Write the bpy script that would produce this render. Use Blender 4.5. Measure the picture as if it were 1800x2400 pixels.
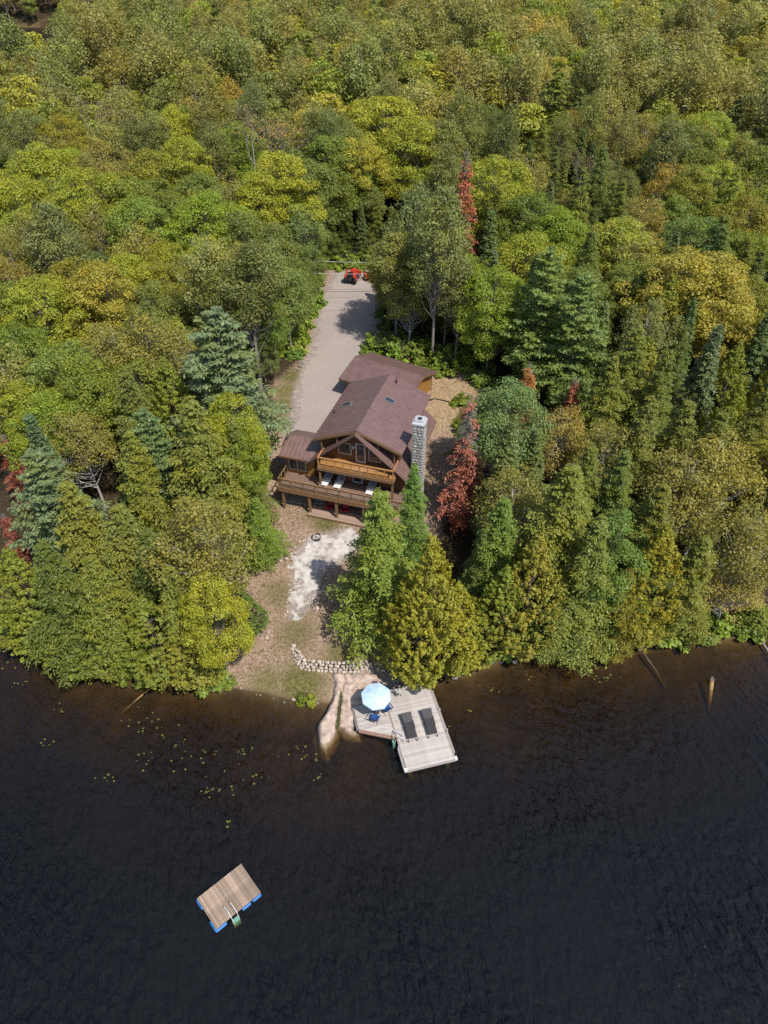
import bpy, math, random
import numpy as np
from mathutils import Vector, Matrix, Quaternion

# ---------------------------------------------------------------- camera, sky, sun, exposure
for o in list(bpy.data.objects):
    bpy.data.objects.remove(o)
S = bpy.context.scene
COL = S.collection
R = math.radians
random.seed(7)
RNG = np.random.default_rng(11)

cam_d = bpy.data.cameras.new('camera')
cam = bpy.data.objects.new('camera', cam_d)
COL.objects.link(cam)
cam.location = (0, 0, 47)
cam.rotation_euler = (R(90 - 41), 0, 0)
cam_d.sensor_fit = 'VERTICAL'
cam_d.sensor_height = 36
cam_d.lens = 36 * 1666 / 2400
cam_d.clip_start = 0.5
cam_d.clip_end = 6000
S.camera = cam

SUN_EL, SUN_AZ = 57.0, 139.0            # azimuth measured from +Y towards +X
sv = Vector((math.sin(R(SUN_AZ)) * math.cos(R(SUN_EL)), math.cos(R(SUN_AZ)) * math.cos(R(SUN_EL)), math.sin(R(SUN_EL))))
W = bpy.data.worlds.new('World')
S.world = W
W.use_nodes = True
wn = W.node_tree
bg = wn.nodes['Background']
sky = wn.nodes.new('ShaderNodeTexSky')
sky.sky_type = 'NISHITA'
sky.sun_disc = False
sky.sun_elevation = R(SUN_EL)
sky.sun_rotation = R(SUN_AZ)
sky.altitude = 300
sky.air_density = 1.0
sky.dust_density = 1.2
sky.ozone_density = 1.0
wn.links.new(sky.outputs[0], bg.inputs[0])
bg.inputs[1].default_value = 0.14
sd = bpy.data.lights.new('sun', 'SUN')
sd.energy = 4.4
sd.angle = R(0.53)
sd.color = (1.0, 0.95, 0.87)
sun = bpy.data.objects.new('sun', sd)
COL.objects.link(sun)
sun.location = (60, -70, 120)
sun.rotation_euler = sv.to_track_quat('Z', 'Y').to_euler()
S.view_settings.view_transform = 'Standard'
S.view_settings.look = 'None'
S.view_settings.gamma = 1
S.view_settings.use_curve_mapping = False
S.view_settings.exposure = 0.45
S.render.engine = 'CYCLES'
S.cycles.max_bounces = 5
S.cycles.diffuse_bounces = 2
S.cycles.glossy_bounces = 2
S.cycles.transmission_bounces = 3
S.cycles.transparent_max_bounces = 6
S.cycles.volume_bounces = 0
S.cycles.caustics_reflective = False
S.cycles.caustics_refractive = False
S.cycles.use_denoising = False
S.cycles.sample_clamp_indirect = 4
S.cycles.sample_clamp_direct = 3

# ---------------------------------------------------------------- helpers
class MB:
    """collects shapes; build() links them as ONE mesh object"""
    def __init__(s):
        s.v = []; s.f = []
    def poly(s, pts):
        n = len(s.v); s.v += [tuple(p) for p in pts]; s.f.append(tuple(range(n, n + len(pts))))
        return s
    def box(s, c, d, rz=0.0, rx=0.0, ry=0.0):
        m = Matrix.Translation(c) @ Matrix.Rotation(rz, 4, 'Z') @ Matrix.Rotation(ry, 4, 'Y') @ Matrix.Rotation(rx, 4, 'X')
        n = len(s.v)
        for z in (-.5, .5):
            for x, y in ((-.5, -.5), (.5, -.5), (.5, .5), (-.5, .5)):
                s.v.append(tuple(m @ Vector((x * d[0], y * d[1], z * d[2]))))
        for q in ((3, 2, 1, 0), (4, 5, 6, 7), (0, 1, 5, 4), (1, 2, 6, 5), (2, 3, 7, 6), (3, 0, 4, 7)):
            s.f.append(tuple(n + i for i in q))
        return s
    def prism(s, pts, off):
        """closed solid: polygon pts pushed along vector off"""
        n = len(s.v); k = len(pts); off = Vector(off)
        s.v += [tuple(p) for p in pts] + [tuple(Vector(p) + off) for p in pts]
        s.f.append(tuple(range(n + k - 1, n - 1, -1))); s.f.append(tuple(range(n + k, n + 2 * k)))
        for i in range(k):
            j = (i + 1) % k
            s.f.append((n + i, n + j, n + k + j, n + k + i))
        return s
    def bar(s, a, b, w, h, up=(0, 0, 1)):
        a = Vector(a); b = Vector(b); d = (b - a)
        if d.length < 1e-6: return s
        d.normalize(); u = Vector(up)
        if abs(d.dot(u)) > .97: u = Vector((0, 1, 0))
        x = d.cross(u).normalized(); y = x.cross(d)
        n = len(s.v)
        for p in (a, b):
            for i, j in ((-.5, -.5), (.5, -.5), (.5, .5), (-.5, .5)):
                s.v.append(tuple(p + x * w * i + y * h * j))
        for q in ((0, 1, 2, 3), (7, 6, 5, 4), (0, 4, 5, 1), (1, 5, 6, 2), (2, 6, 7, 3), (3, 7, 4, 0)):
            s.f.append(tuple(n + i for i in q))
        return s
    def tube(s, pts, rad, k=6, cap=True):
        pts = [Vector(p) for p in pts]
        if not hasattr(rad, '__len__'): rad = [rad] * len(pts)
        n = len(s.v)
        for i, p in enumerate(pts):
            d = (pts[min(i + 1, len(pts) - 1)] - pts[max(i - 1, 0)])
            d = d.normalized() if d.length > 1e-7 else Vector((0, 0, 1))
            u = Vector((0, 0, 1)) if abs(d.z) < .9 else Vector((1, 0, 0))
            x = d.cross(u).normalized(); y = d.cross(x)
            for j in range(k):
                t = 2 * math.pi * j / k
                s.v.append(tuple(p + (x * math.cos(t) + y * math.sin(t)) * rad[i]))
        for i in range(len(pts) - 1):
            for j in range(k):
                a = n + i * k + j; b = n + i * k + (j + 1) % k
                s.f.append((a, b, b + k, a + k))
        if cap:
            s.f.append(tuple(n + j for j in range(k - 1, -1, -1)))
            e = n + (len(pts) - 1) * k
            s.f.append(tuple(e + j for j in range(k)))
        return s
    def wheel(s, c, axis, r, w, k=14):
        a = Vector(axis).normalized()
        return s.tube([Vector(c) - a * w / 2, Vector(c) - a * w * .3, Vector(c) + a * w * .3, Vector(c) + a * w / 2], [r * .9, r, r, r * .9], k)
    def mesh(s, name, smooth=False):
        m = bpy.data.meshes.new(name)
        m.from_pydata(s.v, [], s.f)
        if smooth:
            m.polygons.foreach_set('use_smooth', [True] * len(m.polygons))
        m.update()
        return m
    def build(s, name, material, parent=None, smooth=False):
        m = s.mesh(name, smooth)
        m.materials.append(material)
        return link(name, m, parent)

def link(name, mesh, parent=None):
    o = bpy.data.objects.new(name, mesh)
    COL.objects.link(o)
    o.parent = parent
    return o

def tag(o, label, cat, group=None):
    o['label'] = label; o['category'] = cat
    if group: o['group'] = group
    return o

def thing(name, label, cat, loc=(0, 0, 0), rz=0.0, group=None):
    o = bpy.data.objects.new(name, None)
    COL.objects.link(o)
    o.empty_display_size = .3
    o.location = loc; o.rotation_euler = (0, 0, rz)
    return tag(o, label, cat, group)

def kind(o, k):
    o['kind'] = k
    return o

def copy_tree(o, parent=None):
    c = o.copy(); COL.objects.link(c); c.parent = parent
    for ch in list(o.children): copy_tree(ch, c)
    return c

# ---------------------------------------------------------------- materials
def newmat(name):
    m = bpy.data.materials.new(name); m.use_nodes = True
    nt = m.node_tree
    return m, nt, nt.nodes['Principled BSDF']

def pm(name, c1, c2=None, scale=6.0, rough=.7, metal=0.0, bump=0.0, stretch=(1, 1, 1), detail=4.0, spec=.4, c3=None, fine=0.0, piece=0.0, contrast=.25, gain=.74):
    """two or three colour noise material; piece = brightness change from object to object"""
    k_ = gain
    c1 = tuple(v * k_ for v in c1); c2 = tuple(v * k_ for v in c2) if c2 else None; c3 = tuple(v * k_ for v in c3) if c3 else None
    m, nt, b = newmat(name)
    N, L = nt.nodes, nt.links
    b.inputs['Roughness'].default_value = rough
    b.inputs['Metallic'].default_value = metal
    b.inputs['Specular IOR Level'].default_value = spec
    tc = N.new('ShaderNodeTexCoord'); mp = N.new('ShaderNodeMapping')
    mp.inputs['Scale'].default_value = stretch
    L.new(tc.outputs['Object'], mp.inputs[0])
    nz = N.new('ShaderNodeTexNoise'); nz.inputs['Scale'].default_value = scale; nz.inputs['Detail'].default_value = detail
    L.new(mp.outputs[0], nz.inputs[0])
    cr = N.new('ShaderNodeValToRGB')
    cr.color_ramp.elements[0].position = .5 - contrast; cr.color_ramp.elements[1].position = .5 + contrast
    cr.color_ramp.elements[0].color = (*c1, 1); cr.color_ramp.elements[1].color = (*(c2 or c1), 1)
    if c3:
        e = cr.color_ramp.elements.new(.52); e.color = (*c3, 1)
    L.new(nz.outputs['Fac'], cr.inputs[0])
    out = cr.outputs[0]
    if piece:
        oi = N.new('ShaderNodeObjectInfo'); mr = N.new('ShaderNodeMapRange')
        mr.inputs['To Min'].default_value = 1 - piece; mr.inputs['To Max'].default_value = 1 + piece
        L.new(oi.outputs['Random'], mr.inputs[0])
        vm = N.new('ShaderNodeVectorMath'); vm.operation = 'SCALE'
        L.new(out, vm.inputs[0]); L.new(mr.outputs[0], vm.inputs['Scale'])
        out = vm.outputs[0]
    L.new(out, b.inputs['Base Color'])
    if bump:
        bp = N.new('ShaderNodeBump'); bp.inputs['Strength'].default_value = bump; bp.inputs['Distance'].default_value = .05
        L.new(nz.outputs['Fac'], bp.inputs['Height']); L.new(bp.outputs[0], b.inputs['Normal'])
    return m

M = {}
M['roof'] = pm('roof_metal', (.104, .062, .054), (.156, .096, .086), 1.6, .42, 0, 0, spec=.5, gain=1.0)
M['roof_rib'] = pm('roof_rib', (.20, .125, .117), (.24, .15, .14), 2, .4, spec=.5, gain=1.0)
M['fascia'] = pm('fascia_wood', (.17, .085, .04), (.23, .13, .065), 5, .6, stretch=(1, 1, 6))
M['siding'] = pm('brown_siding', (.10, .042, .016), (.19, .085, .032), 3, .6, stretch=(7, 7, .6))
M['siding_ochre'] = pm('ochre_siding', (.30, .145, .03), (.40, .2, .045), 3, .6, stretch=(7, 7, .6))
M['siding_dark'] = pm('dark_basement_siding', (.05, .03, .02), (.08, .05, .03), 3, .7)
M['cedar'] = pm('stained_cedar', (.42, .19, .06), (.55, .28, .1), 4, .55, stretch=(.6, 8, 8), piece=.12)
M['deckwood'] = pm('deck_board', (.20, .12, .085), (.29, .19, .14), 4, .7, stretch=(.6, 8, 8), piece=.15)
M['railwood'] = pm('rail_wood', (.20, .11, .05), (.28, .165, .08), 4, .6)
M['platform'] = pm('platform_board', (.33, .22, .17), (.42, .3, .23), 4, .7, stretch=(.6, 8, 8), piece=.12)
M['frame'] = pm('window_frame', (.55, .52, .48), (.62, .6, .56), 4, .5)
M['glass'] = pm('window_glass', (.03, .035, .04), (.05, .055, .06), 3, .06, spec=.8)
M['dock'] = pm('weathered_dock_board', (.36, .31, .28), (.62, .57, .52), 3, .8, stretch=(.7, 9, 9), piece=.14, c3=(.51, .46, .42), contrast=.2)
M['dockside'] = pm('dock_side_timber', (.26, .22, .18), (.36, .31, .26), 4, .8, stretch=(1, 6, 6))
M['dockred'] = pm('dock_red_fascia', (.33, .2, .15), (.42, .27, .21), 4, .75)
M['white'] = pm('white_plastic', (.72, .72, .72), (.8, .8, .8), 5, .4)
M['grey_cushion'] = pm('grey_cushion', (.16, .15, .19), (.24, .23, .28), 9, .8)
M['raftwood'] = pm('raft_board', (.17, .12, .085), (.50, .39, .30), 3, .75, stretch=(.8, 9, 9), piece=.3, c3=(.33, .235, .165), contrast=.2)
M['blue'] = pm('blue_plastic', (.02, .14, .42), (.03, .2, .52), 4, .35)
M['green'] = pm('green_step', (.12, .3, .2), (.2, .42, .3), 4, .5)
M['metal'] = pm('grey_metal', (.35, .35, .36), (.45, .45, .46), 6, .35, .6)
M['pale_metal'] = pm('pale_metal_cap', (.55, .56, .58), (.65, .66, .68), 6, .45, .2)
M['black_sling'] = pm('black_sling', (.035, .03, .034), (.055, .05, .055), 30, .7)
M['canopy'] = pm('pale_blue_canopy', (.40, .60, .80), (.62, .75, .84), 3.2, .7)
M['bluecloth'] = pm('blue_camp_cloth', (.008, .05, .22), (.015, .08, .3), 8, .7)
M['stone'] = pm('wall_stone', (.40, .32, .26), (.62, .55, .46), 4, .85, 0, .3, piece=.2, c3=(.52, .43, .36))
M['chimstone'] = pm('chimney_stone', (.25, .24, .23), (.62, .59, .54), 2.5, .85, 0, .3, piece=.38, c3=(.42, .40, .38))
M['mortar'] = pm('mortar', (.30, .28, .26), (.38, .36, .33), 12, .9)
M['granite'] = pm('pink_granite', (.30, .21, .17), (.62, .50, .42), 2.6, .9, 0, .8, detail=12, c3=(.50, .385, .315), contrast=.2)
M['greyrock'] = pm('grey_rock', (.13, .12, .1), (.34, .31, .27), 3, .9, 0, .4, detail=7)
M['red'] = pm('red_paint', (.52, .035, .02), (.62, .055, .03), 5, .4)
M['red_slat'] = pm('red_chair_paint', (.36, .012, .025), (.46, .02, .04), 5, .5)
M['tyre'] = pm('tyre_rubber', (.02, .02, .02), (.035, .033, .03), 8, .9)
M['dark'] = pm('dark_plastic', (.025, .025, .028), (.04, .04, .04), 8, .6)
M['greywood'] = pm('grey_weathered_wood', (.28, .26, .25), (.42, .4, .38), 4, .85, stretch=(6, 6, .8), piece=.1)
M['hose'] = pm('black_hose', (.03, .03, .03), (.05, .045, .04), 8, .6)
M['wire'] = pm('wire', (.3, .3, .3), (.4, .4, .4), 8, .5)
M['pad'] = pm('lily_pad', (.11, .12, .02), (.18, .185, .035), 3, .5)
M['sunklog'] = pm('sunken_log', (.30, .17, .06), (.45, .28, .11), 3, .8)
M['bark_grey'] = pm('grey_bark', (.18, .155, .13), (.34, .31, .28), 4, .9, 0, .3, stretch=(3, 3, .7))
M['bark_brown'] = pm('brown_bark', (.10, .07, .05), (.18, .13, .1), 4, .9, 0, .3, stretch=(3, 3, .7))
M['bark_white'] = pm('birch_bark', (.34, .31, .28), (.66, .63, .58), 3, .8, stretch=(1.5, 1.5, 5), contrast=.15)
M['shelter'] = pm('pale_cabin_wall', (.55, .53, .5), (.65, .63, .6), 3, .7)

def glass_panel():
    m, nt, b = newmat('clear_rail_glass')
    N, L = nt.nodes, nt.links
    N.remove(b)
    tr = N.new('ShaderNodeBsdfTransparent'); tr.inputs[0].default_value = (.93, .95, .94, 1)
    gl = N.new('ShaderNodeBsdfGlossy'); gl.inputs['Roughness'].default_value = .08
    mx = N.new('ShaderNodeMixShader'); mx.inputs[0].default_value = .05
    L.new(tr.outputs[0], mx.inputs[1]); L.new(gl.outputs[0], mx.inputs[2])
    L.new(mx.outputs[0], N['Material Output'].inputs[0])
    return m
M['railglass'] = glass_panel()

def foliage(name, far=False):
    m, nt, b = newmat(name)
    N, L = nt.nodes, nt.links
    if far:
        t = N.new('ShaderNodeAttribute'); t.attribute_type = 'INSTANCER'; t.attribute_name = 'tint'; tint = t.outputs['Color']
    else:
        t = N.new('ShaderNodeObjectInfo'); tint = t.outputs['Color']
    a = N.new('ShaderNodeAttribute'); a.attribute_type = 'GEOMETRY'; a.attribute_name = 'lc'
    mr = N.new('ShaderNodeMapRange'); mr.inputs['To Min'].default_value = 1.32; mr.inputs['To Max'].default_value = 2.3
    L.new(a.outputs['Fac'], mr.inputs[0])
    tn = N.new('ShaderNodeVectorMath'); tn.operation = 'MULTIPLY'; tn.inputs[1].default_value = (1.12, 1.17, .92) if not far else (1.44, 1.40, 1.12)
    L.new(tint, tn.inputs[0])
    sc = N.new('ShaderNodeVectorMath'); sc.operation = 'SCALE'
    L.new(tn.outputs[0], sc.inputs[0]); L.new(mr.outputs[0], sc.inputs['Scale'])
    # some sprays are a little yellower
    ml = N.new('ShaderNodeVectorMath'); ml.operation = 'MULTIPLY'; ml.inputs[1].default_value = (1.16, 1.04, .75)
    L.new(sc.outputs[0], ml.inputs[0])
    tc = N.new('ShaderNodeTexCoord'); nz = N.new('ShaderNodeTexNoise'); nz.inputs['Scale'].default_value = .55; nz.inputs['Detail'].default_value = 2
    L.new(tc.outputs['Object'], nz.inputs[0])
    cr = N.new('ShaderNodeValToRGB'); cr.color_ramp.elements[0].position = .45; cr.color_ramp.elements[1].position = .65
    L.new(nz.outputs['Fac'], cr.inputs[0])
    mx = N.new('ShaderNodeMix'); mx.data_type = 'RGBA'
    L.new(cr.outputs[0], mx.inputs['Factor']); L.new(sc.outputs[0], mx.inputs['A']); L.new(ml.outputs[0], mx.inputs['B'])
    col = mx.outputs['Result']
    b.inputs['Roughness'].default_value = .5
    b.inputs['Specular IOR Level'].default_value = .35
    L.new(col, b.inputs['Base Color'])
    tl = N.new('ShaderNodeBsdfTranslucent')
    t2 = N.new('ShaderNodeVectorMath'); t2.operation = 'MULTIPLY'; t2.inputs[1].default_value = (1.25, 1.15, .6)
    L.new(col, t2.inputs[0]); L.new(t2.outputs[0], tl.inputs[0])
    ms = N.new('ShaderNodeMixShader'); ms.inputs[0].default_value = .36
    L.new(b.outputs[0], ms.inputs[1]); L.new(tl.outputs[0], ms.inputs[2])
    L.new(ms.outputs[0], N['Material Output'].inputs[0])
    return m
M['leaf'] = foliage('foliage'); M['leaf_far'] = foliage('foliage_far', True)

# ---------------------------------------------------------------- terrain
SHX = [-400, -120, -70, -45.9, -36.89, -32.43, -27.94, -23.23, -19.15, -15.04, -11.32, -8.6, -6.57, -4.57, -1.76, 0, 1.33, 3.71, 7.91, 12.13, 14.95, 19.21, 24.86, 32.15, 39.87, 70, 120, 400]
SHY = [95, 62, 50, 43.9, 40.9, 39.0, 36.6, 34.9, 33.7, 33.2, 32.75, 32.2, 31.7, 31.3, 31.6, 32.3, 33.0, 33.8, 35.3, 35.9, 36.1, 36.5, 37.8, 38.3, 39.4, 43, 52, 80]
def vnoise(x, y, s, seed=0):
    x = np.asarray(x, float) / s; y = np.asarray(y, float) / s
    xi = np.floor(x); yi = np.floor(y); fx = x - xi; fy = y - yi
    fx = fx * fx * (3 - 2 * fx); fy = fy * fy * (3 - 2 * fy)
    def h(i, j):
        q = np.sin(i * 127.1 + j * 311.7 + seed * 74.7) * 43758.5453
        return q - np.floor(q)
    return (h(xi, yi) * (1 - fx) + h(xi + 1, yi) * fx) * (1 - fy) + (h(xi, yi + 1) * (1 - fx) + h(xi + 1, yi + 1) * fx) * fy
HT = R(17.2)
D0 = np.array([-9.634, 51.147])
HX = np.array([math.cos(HT), -math.sin(HT)]); HY = np.array([math.sin(HT), math.cos(HT)])
def shore_y(x):
    return np.interp(x, SHX, SHY) + (vnoise(x, x * 0, 2.3, 3) - .5) * .7
def ground(x, y):
    x = np.asarray(x, float); y = np.asarray(y, float)
    d = y - shore_y(x)
    land = np.interp(d, [0, .5, 1.5, 3, 7, 12, 16, 19, 23, 27, 35, 60, 100, 150, 200, 260, 310, 400, 700, 3000],
                     [0, .25, .55, .85, 1.4, 2.4, 2.95, 3.3, 4.3, 4.9, 5.2, 6.4, 9, 12, 13, 10, 6, 9, 22, 60])
    bed = np.interp(-d, [0, .8, 3, 7, 12, 18, 28, 60], [0, -.45, -.85, -1.25, -1.9, -3.2, -5, -9])
    n = (vnoise(x, y, 5, 1) - .5) * .35 + (vnoise(x, y, 1.7, 2) - .5) * .12
    z = np.where(d > 0, land + n * np.clip(d / 3, 0, 1), bed + n * 1.2 * np.clip(-d / 3, 0, 1))
    # level pad in front of and below the cottage
    a = (x - D0[0]) * HX[0] + (y - D0[1]) * HX[1]; b = (x - D0[0]) * HY[0] + (y - D0[1]) * HY[1]
    w = np.clip(1 - np.maximum(np.abs(a - 6) - 7, 0) / 3, 0, 1) * np.clip(1 - np.maximum(np.abs(b - 4) - 5, 0) / 2.5, 0, 1)
    pad = np.interp(b, [-1, 2.5, 9], [3.05, 3.3, 4.9])
    z = z * (1 - w) + pad * w
    # valley and hollow of the far lake
    e = np.sqrt(((x + 128) / 62) ** 2 + ((y - 290) / 100) ** 2)
    k = np.clip((1.35 - e) / .6, 0, 1); k = k * k * (3 - 2 * k)
    z = np.where(y > 150, z * (1 - k) + 1.2 * k, z)
    e = np.sqrt(((x + 172) / 44) ** 2 + ((y - 350) / 50) ** 2)
    z = np.where(e < 1.3, z + np.clip(1.3 - e, 0, .6) / .6 * (-7 - z), z)
    return z
def gz(x, y):
    return float(ground(np.array([x]), np.array([y]))[0])

def inpoly(px, py, poly):
    px = np.asarray(px, float); py = np.asarray(py, float)
    r = np.zeros(px.shape, bool); n = len(poly)
    for i in range(n):
        x1, y1 = poly[i]; x2, y2 = poly[(i + 1) % n]
        c = ((y1 > py) != (y2 > py)) & (px < (x2 - x1) * (py - y1) / (y2 - y1 + 1e-12) + x1)
        r ^= c
    return r
CLEAR = [(-13.1, 30), (-12.24, 35.04), (-10.26, 38.44), (-10.95, 41.1), (-12.2, 42.4), (-11.6, 43.7), (-10.6, 44.4), (-9.6, 46.2), (-10.2, 50.6), (-11, 53), (-13.2, 60.3),
         (-13.9, 62.2), (-12.3, 65.2), (-12.1, 70.3), (-9.7, 74), (-9.0, 84.5), (-8.9, 91.7), (-8.0, 96), (-7.4, 99.4), (-.2, 99.8), (-.2, 92.6),
         (-1.0, 82), (2.5, 78.8), (5.7, 78.5), (8, 74.8), (10.4, 72.8), (10.4, 68.3), (7.9, 65), (7.6, 59), (4.6, 47.5), (-1.8, 46.2), (-3.2, 45), (-3.6, 40.7), (-1.9, 37.6), (-.5, 37), (1.0, 33.9), (3.6, 33.0), (6, 30)]

def axis(bps):
    out = []
    for (a, b, s) in bps:
        n = max(1, int(round((b - a) / s))); out += list(np.linspace(a, b, n, endpoint=False))
    out.append(bps[-1][1])
    return np.array(out)
gx = axis([(-2400, -500, 150), (-500, -120, 16), (-120, -40, 4), (-40, -16, 1), (-16, 14, .3), (14, 40, 1), (40, 120, 4), (120, 500, 16), (500, 2400, 150)])
gy = axis([(-300, -20, 20), (-20, 14, 2), (14, 26, .6), (26, 80, .3), (80, 110, .6), (110, 200, 4), (200, 480, 8), (480, 1000, 40), (1000, 4000, 200)])
GX, GY = np.meshgrid(gx, gy)
GZ = ground(GX, GY)
def grid_mesh(name, X, Y, Z, mask=None):
    ny, nx = X.shape
    idx = np.arange(nx * ny).reshape(ny, nx)
    q = np.stack([idx[:-1, :-1], idx[:-1, 1:], idx[1:, 1:], idx[1:, :-1]], -1).reshape(-1, 4)
    if mask is not None:
        q = q[mask.reshape(-1)]
    v = np.stack([X, Y, Z], -1).reshape(-1, 3)
    used, inv = np.unique(q.reshape(-1), return_inverse=True)
    return np_mesh(name, v[used], inv.reshape(-1, 4), True), used
def np_mesh(name, V, Q, smooth=False):
    me = bpy.data.meshes.new(name)
    V = np.ascontiguousarray(V, np.float32); Q = np.ascontiguousarray(Q, np.int32)
    k = Q.shape[1]
    me.vertices.add(len(V)); me.vertices.foreach_set('co', V.ravel())
    me.loops.add(Q.size); me.loops.foreach_set('vertex_index', Q.ravel())
    me.polygons.add(len(Q)); me.polygons.foreach_set('loop_start', np.arange(0, Q.size, k, dtype=np.int32))
    if smooth: me.polygons.foreach_set('use_smooth', np.ones(len(Q), bool))
    me.update(calc_edges=True)
    return me
def fattr(me, name, arr):
    a = me.attributes.new(name, 'FLOAT', 'POINT'); a.data.foreach_set('value', np.ascontiguousarray(arr, np.float32).ravel())

def polydist(px, py, poly):
    """signed-ish distance (positive inside)"""
    px = np.asarray(px, float); py = np.asarray(py, float)
    d = np.full(px.shape, 1e9); n = len(poly)
    for i in range(n):
        ax, ay = poly[i]; bx, by = poly[(i + 1) % n]
        t = np.clip(((px - ax) * (bx - ax) + (py - ay) * (by - ay)) / ((bx - ax) ** 2 + (by - ay) ** 2 + 1e-9), 0, 1)
        d = np.minimum(d, np.hypot(px - ax - t * (bx - ax), py - ay - t * (by - ay)))
    return np.where(inpoly(px, py, poly), d, -d)

DRIVE = [(-9.4, 60.5), (-9.4, 68.5), (-9.0, 72), (-8.2, 80.1), (-8.3, 86.8), (-7.8, 92.0), (-7.0, 95.1), (-6.3, 97.6), (-.4, 97.6), (-.6, 92.0), (-1.2, 87.8), (-1.7, 80.1), (-2.2, 75), (-3, 70), (-5.4, 63.5), (-6, 61)]
SAND = [(-3.0, 48.3), (-5.3, 47.4), (-6.26, 47.2), (-6.99, 46.8), (-7.65, 45.6), (-7.84, 44.1), (-7.54, 42.9), (-7.62, 41.4), (-7.83, 39.1), (-6.96, 39.4), (-6.3, 40.1), (-5.6, 41.1), (-5.4, 42.9), (-4.8, 43.8), (-3.9, 44.3), (-3.2, 45.5), (-2.8, 46.8)]

def ground_material():
    m, nt, b = newmat('forest_floor_and_dry_lawn')
    N, L = nt.nodes, nt.links
    b.inputs['Roughness'].default_value = .95; b.inputs['Specular IOR Level'].default_value = .1
    tc = N.new('ShaderNodeTexCoord')
    def noise(s, d=5):
        n = N.new('ShaderNodeTexNoise'); n.inputs['Scale'].default_value = s; n.inputs['Detail'].default_value = d; n.inputs['Roughness'].default_value = .65
        L.new(tc.outputs['Object'], n.inputs[0]); return n.outputs['Fac']
    def ramp(f, stops):
        r = N.new('ShaderNodeValToRGB'); e = r.color_ramp.elements
        e[0].position, e[0].color = stops[0][0], (*stops[0][1], 1); e[1].position, e[1].color = stops[-1][0], (*stops[-1][1], 1)
        for p, c in stops[1:-1]:
            x = e.new(p); x.color = (*c, 1)
        for x in e: x.color = (x.color[0] * .68, x.color[1] * .68, x.color[2] * .68, 1)
        L.new(f, r.inputs[0]); return r.outputs[0]
    def mix(f, a, c):
        x = N.new('ShaderNodeMix'); x.data_type = 'RGBA'; L.new(f, x.inputs['Factor']); L.new(a, x.inputs['A']); L.new(c, x.inputs['B']); return x.outputs['Result']
    def mask(name, n, lo, hi):
        a = N.new('ShaderNodeAttribute'); a.attribute_name = name
        s = N.new('ShaderNodeMath'); s.operation = 'ADD'; L.new(a.outputs['Fac'], s.inputs[0]); L.new(n, s.inputs[1])
        r = N.new('ShaderNodeMapRange'); r.inputs['From Min'].default_value = lo; r.inputs['From Max'].default_value = hi; L.new(s.outputs[0], r.inputs[0])
        return r.outputs[0]
    fine = noise(4.5, 10); mid = noise(.5, 5); grain = noise(12, 6)
    litter = ramp(fine, [(.3, (.03, .022, .014)), (.55, (.065, .046, .026)), (.75, (.11, .08, .045))])
    straw = ramp(fine, [(.3, (.19, .125, .08)), (.5, (.36, .25, .175)), (.68, (.54, .41, .31))])
    grass = ramp(fine, [(.3, (.06, .065, .018)), (.5, (.15, .14, .045)), (.68, (.31, .26, .12))])
    gold = ramp(fine, [(.3, (.20, .13, .06)), (.5, (.40, .28, .16)), (.68, (.58, .44, .29))])
    gravel = ramp(grain, [(.25, (.26, .215, .185)), (.5, (.36, .30, .265)), (.75, (.46, .40, .36))])
    bedc = ramp(mid, [(.3, (.09, .06, .028)), (.5, (.16, .11, .05)), (.72, (.26, .18, .08))])
    g = mix(mask('green', fine, .8, 1.35), straw, grass)
    g = mix(mask('gold', mid, .7, 1.1), g, gold)
    g = mix(mask('gravel', grain, .75, 1.15), g, gravel)
    g = mix(mask('lawn', fine, .75, 1.25), litter, g)
    g = mix(mask('bed', fine, .8, 1.2), g, bedc)
    L.new(g, b.inputs['Base Color'])
    bp = N.new('ShaderNodeBump'); bp.inputs['Strength'].default_value = .7; bp.inputs['Distance'].default_value = .12
    L.new(fine, bp.inputs['Height']); L.new(bp.outputs[0], b.inputs['Normal'])
    return m
me, used = grid_mesh('ground', GX, GY, GZ)
fx, fy, fz = GX.reshape(-1)[used], GY.reshape(-1)[used], GZ.reshape(-1)[used]
sm = lambda d, w: np.clip(d / w + .5, 0, 1)
near = (np.abs(fx) < 40) & (fy > 24) & (fy < 112)
cl = np.full(fx.shape, -50.0); cl[near] = polydist(fx[near], fy[near], CLEAR)
fattr(me, 'lawn', sm(cl + .4, 2.0))
GREEN = [((-6.5, 33.0), 2.6, .9), ((-9.3, 33.2), 2.0, .75), ((-5.4, 49.0), 1.6, .9), ((-3.6, 35.6), 1.9, .75), ((-11.2, 65.8), 2.6, .85), ((-10.9, 68.5), 2.2, .8), ((-10.5, 71.5), 2.2, .85), ((-10.0, 62.5), 2.4, .75), ((-9.2, 41.4), 2.2, .62), ((-7.2, 37.5), 2.4, .66), ((-8.8, 62.5), 2.6, .8), ((-6.2, 50.0), 2, .7)]
gr = np.zeros(fx.shape)
for (c, r, s) in GREEN:
    gr = np.maximum(gr, s * np.clip(1.35 - np.hypot(fx - c[0], fy - c[1]) / r, 0, 1))
fattr(me, 'green', gr)
go = np.zeros(fx.shape)
for (c, r, s) in [((6.5, 72.5), 5, 1), ((8.5, 68), 4, 1), ((6.4, 64), 3, .8), ((20.6, 86), 5, .6), ((-12.5, 60), 2, .6)]:
    go = np.maximum(go, s * np.clip(1.4 - np.hypot(fx - c[0], fy - c[1]) / r, 0, 1))
fattr(me, 'gold', go)
gv = np.zeros(fx.shape); gv[near] = sm(polydist(fx[near], fy[near], DRIVE) + .5, 2.2)
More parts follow.
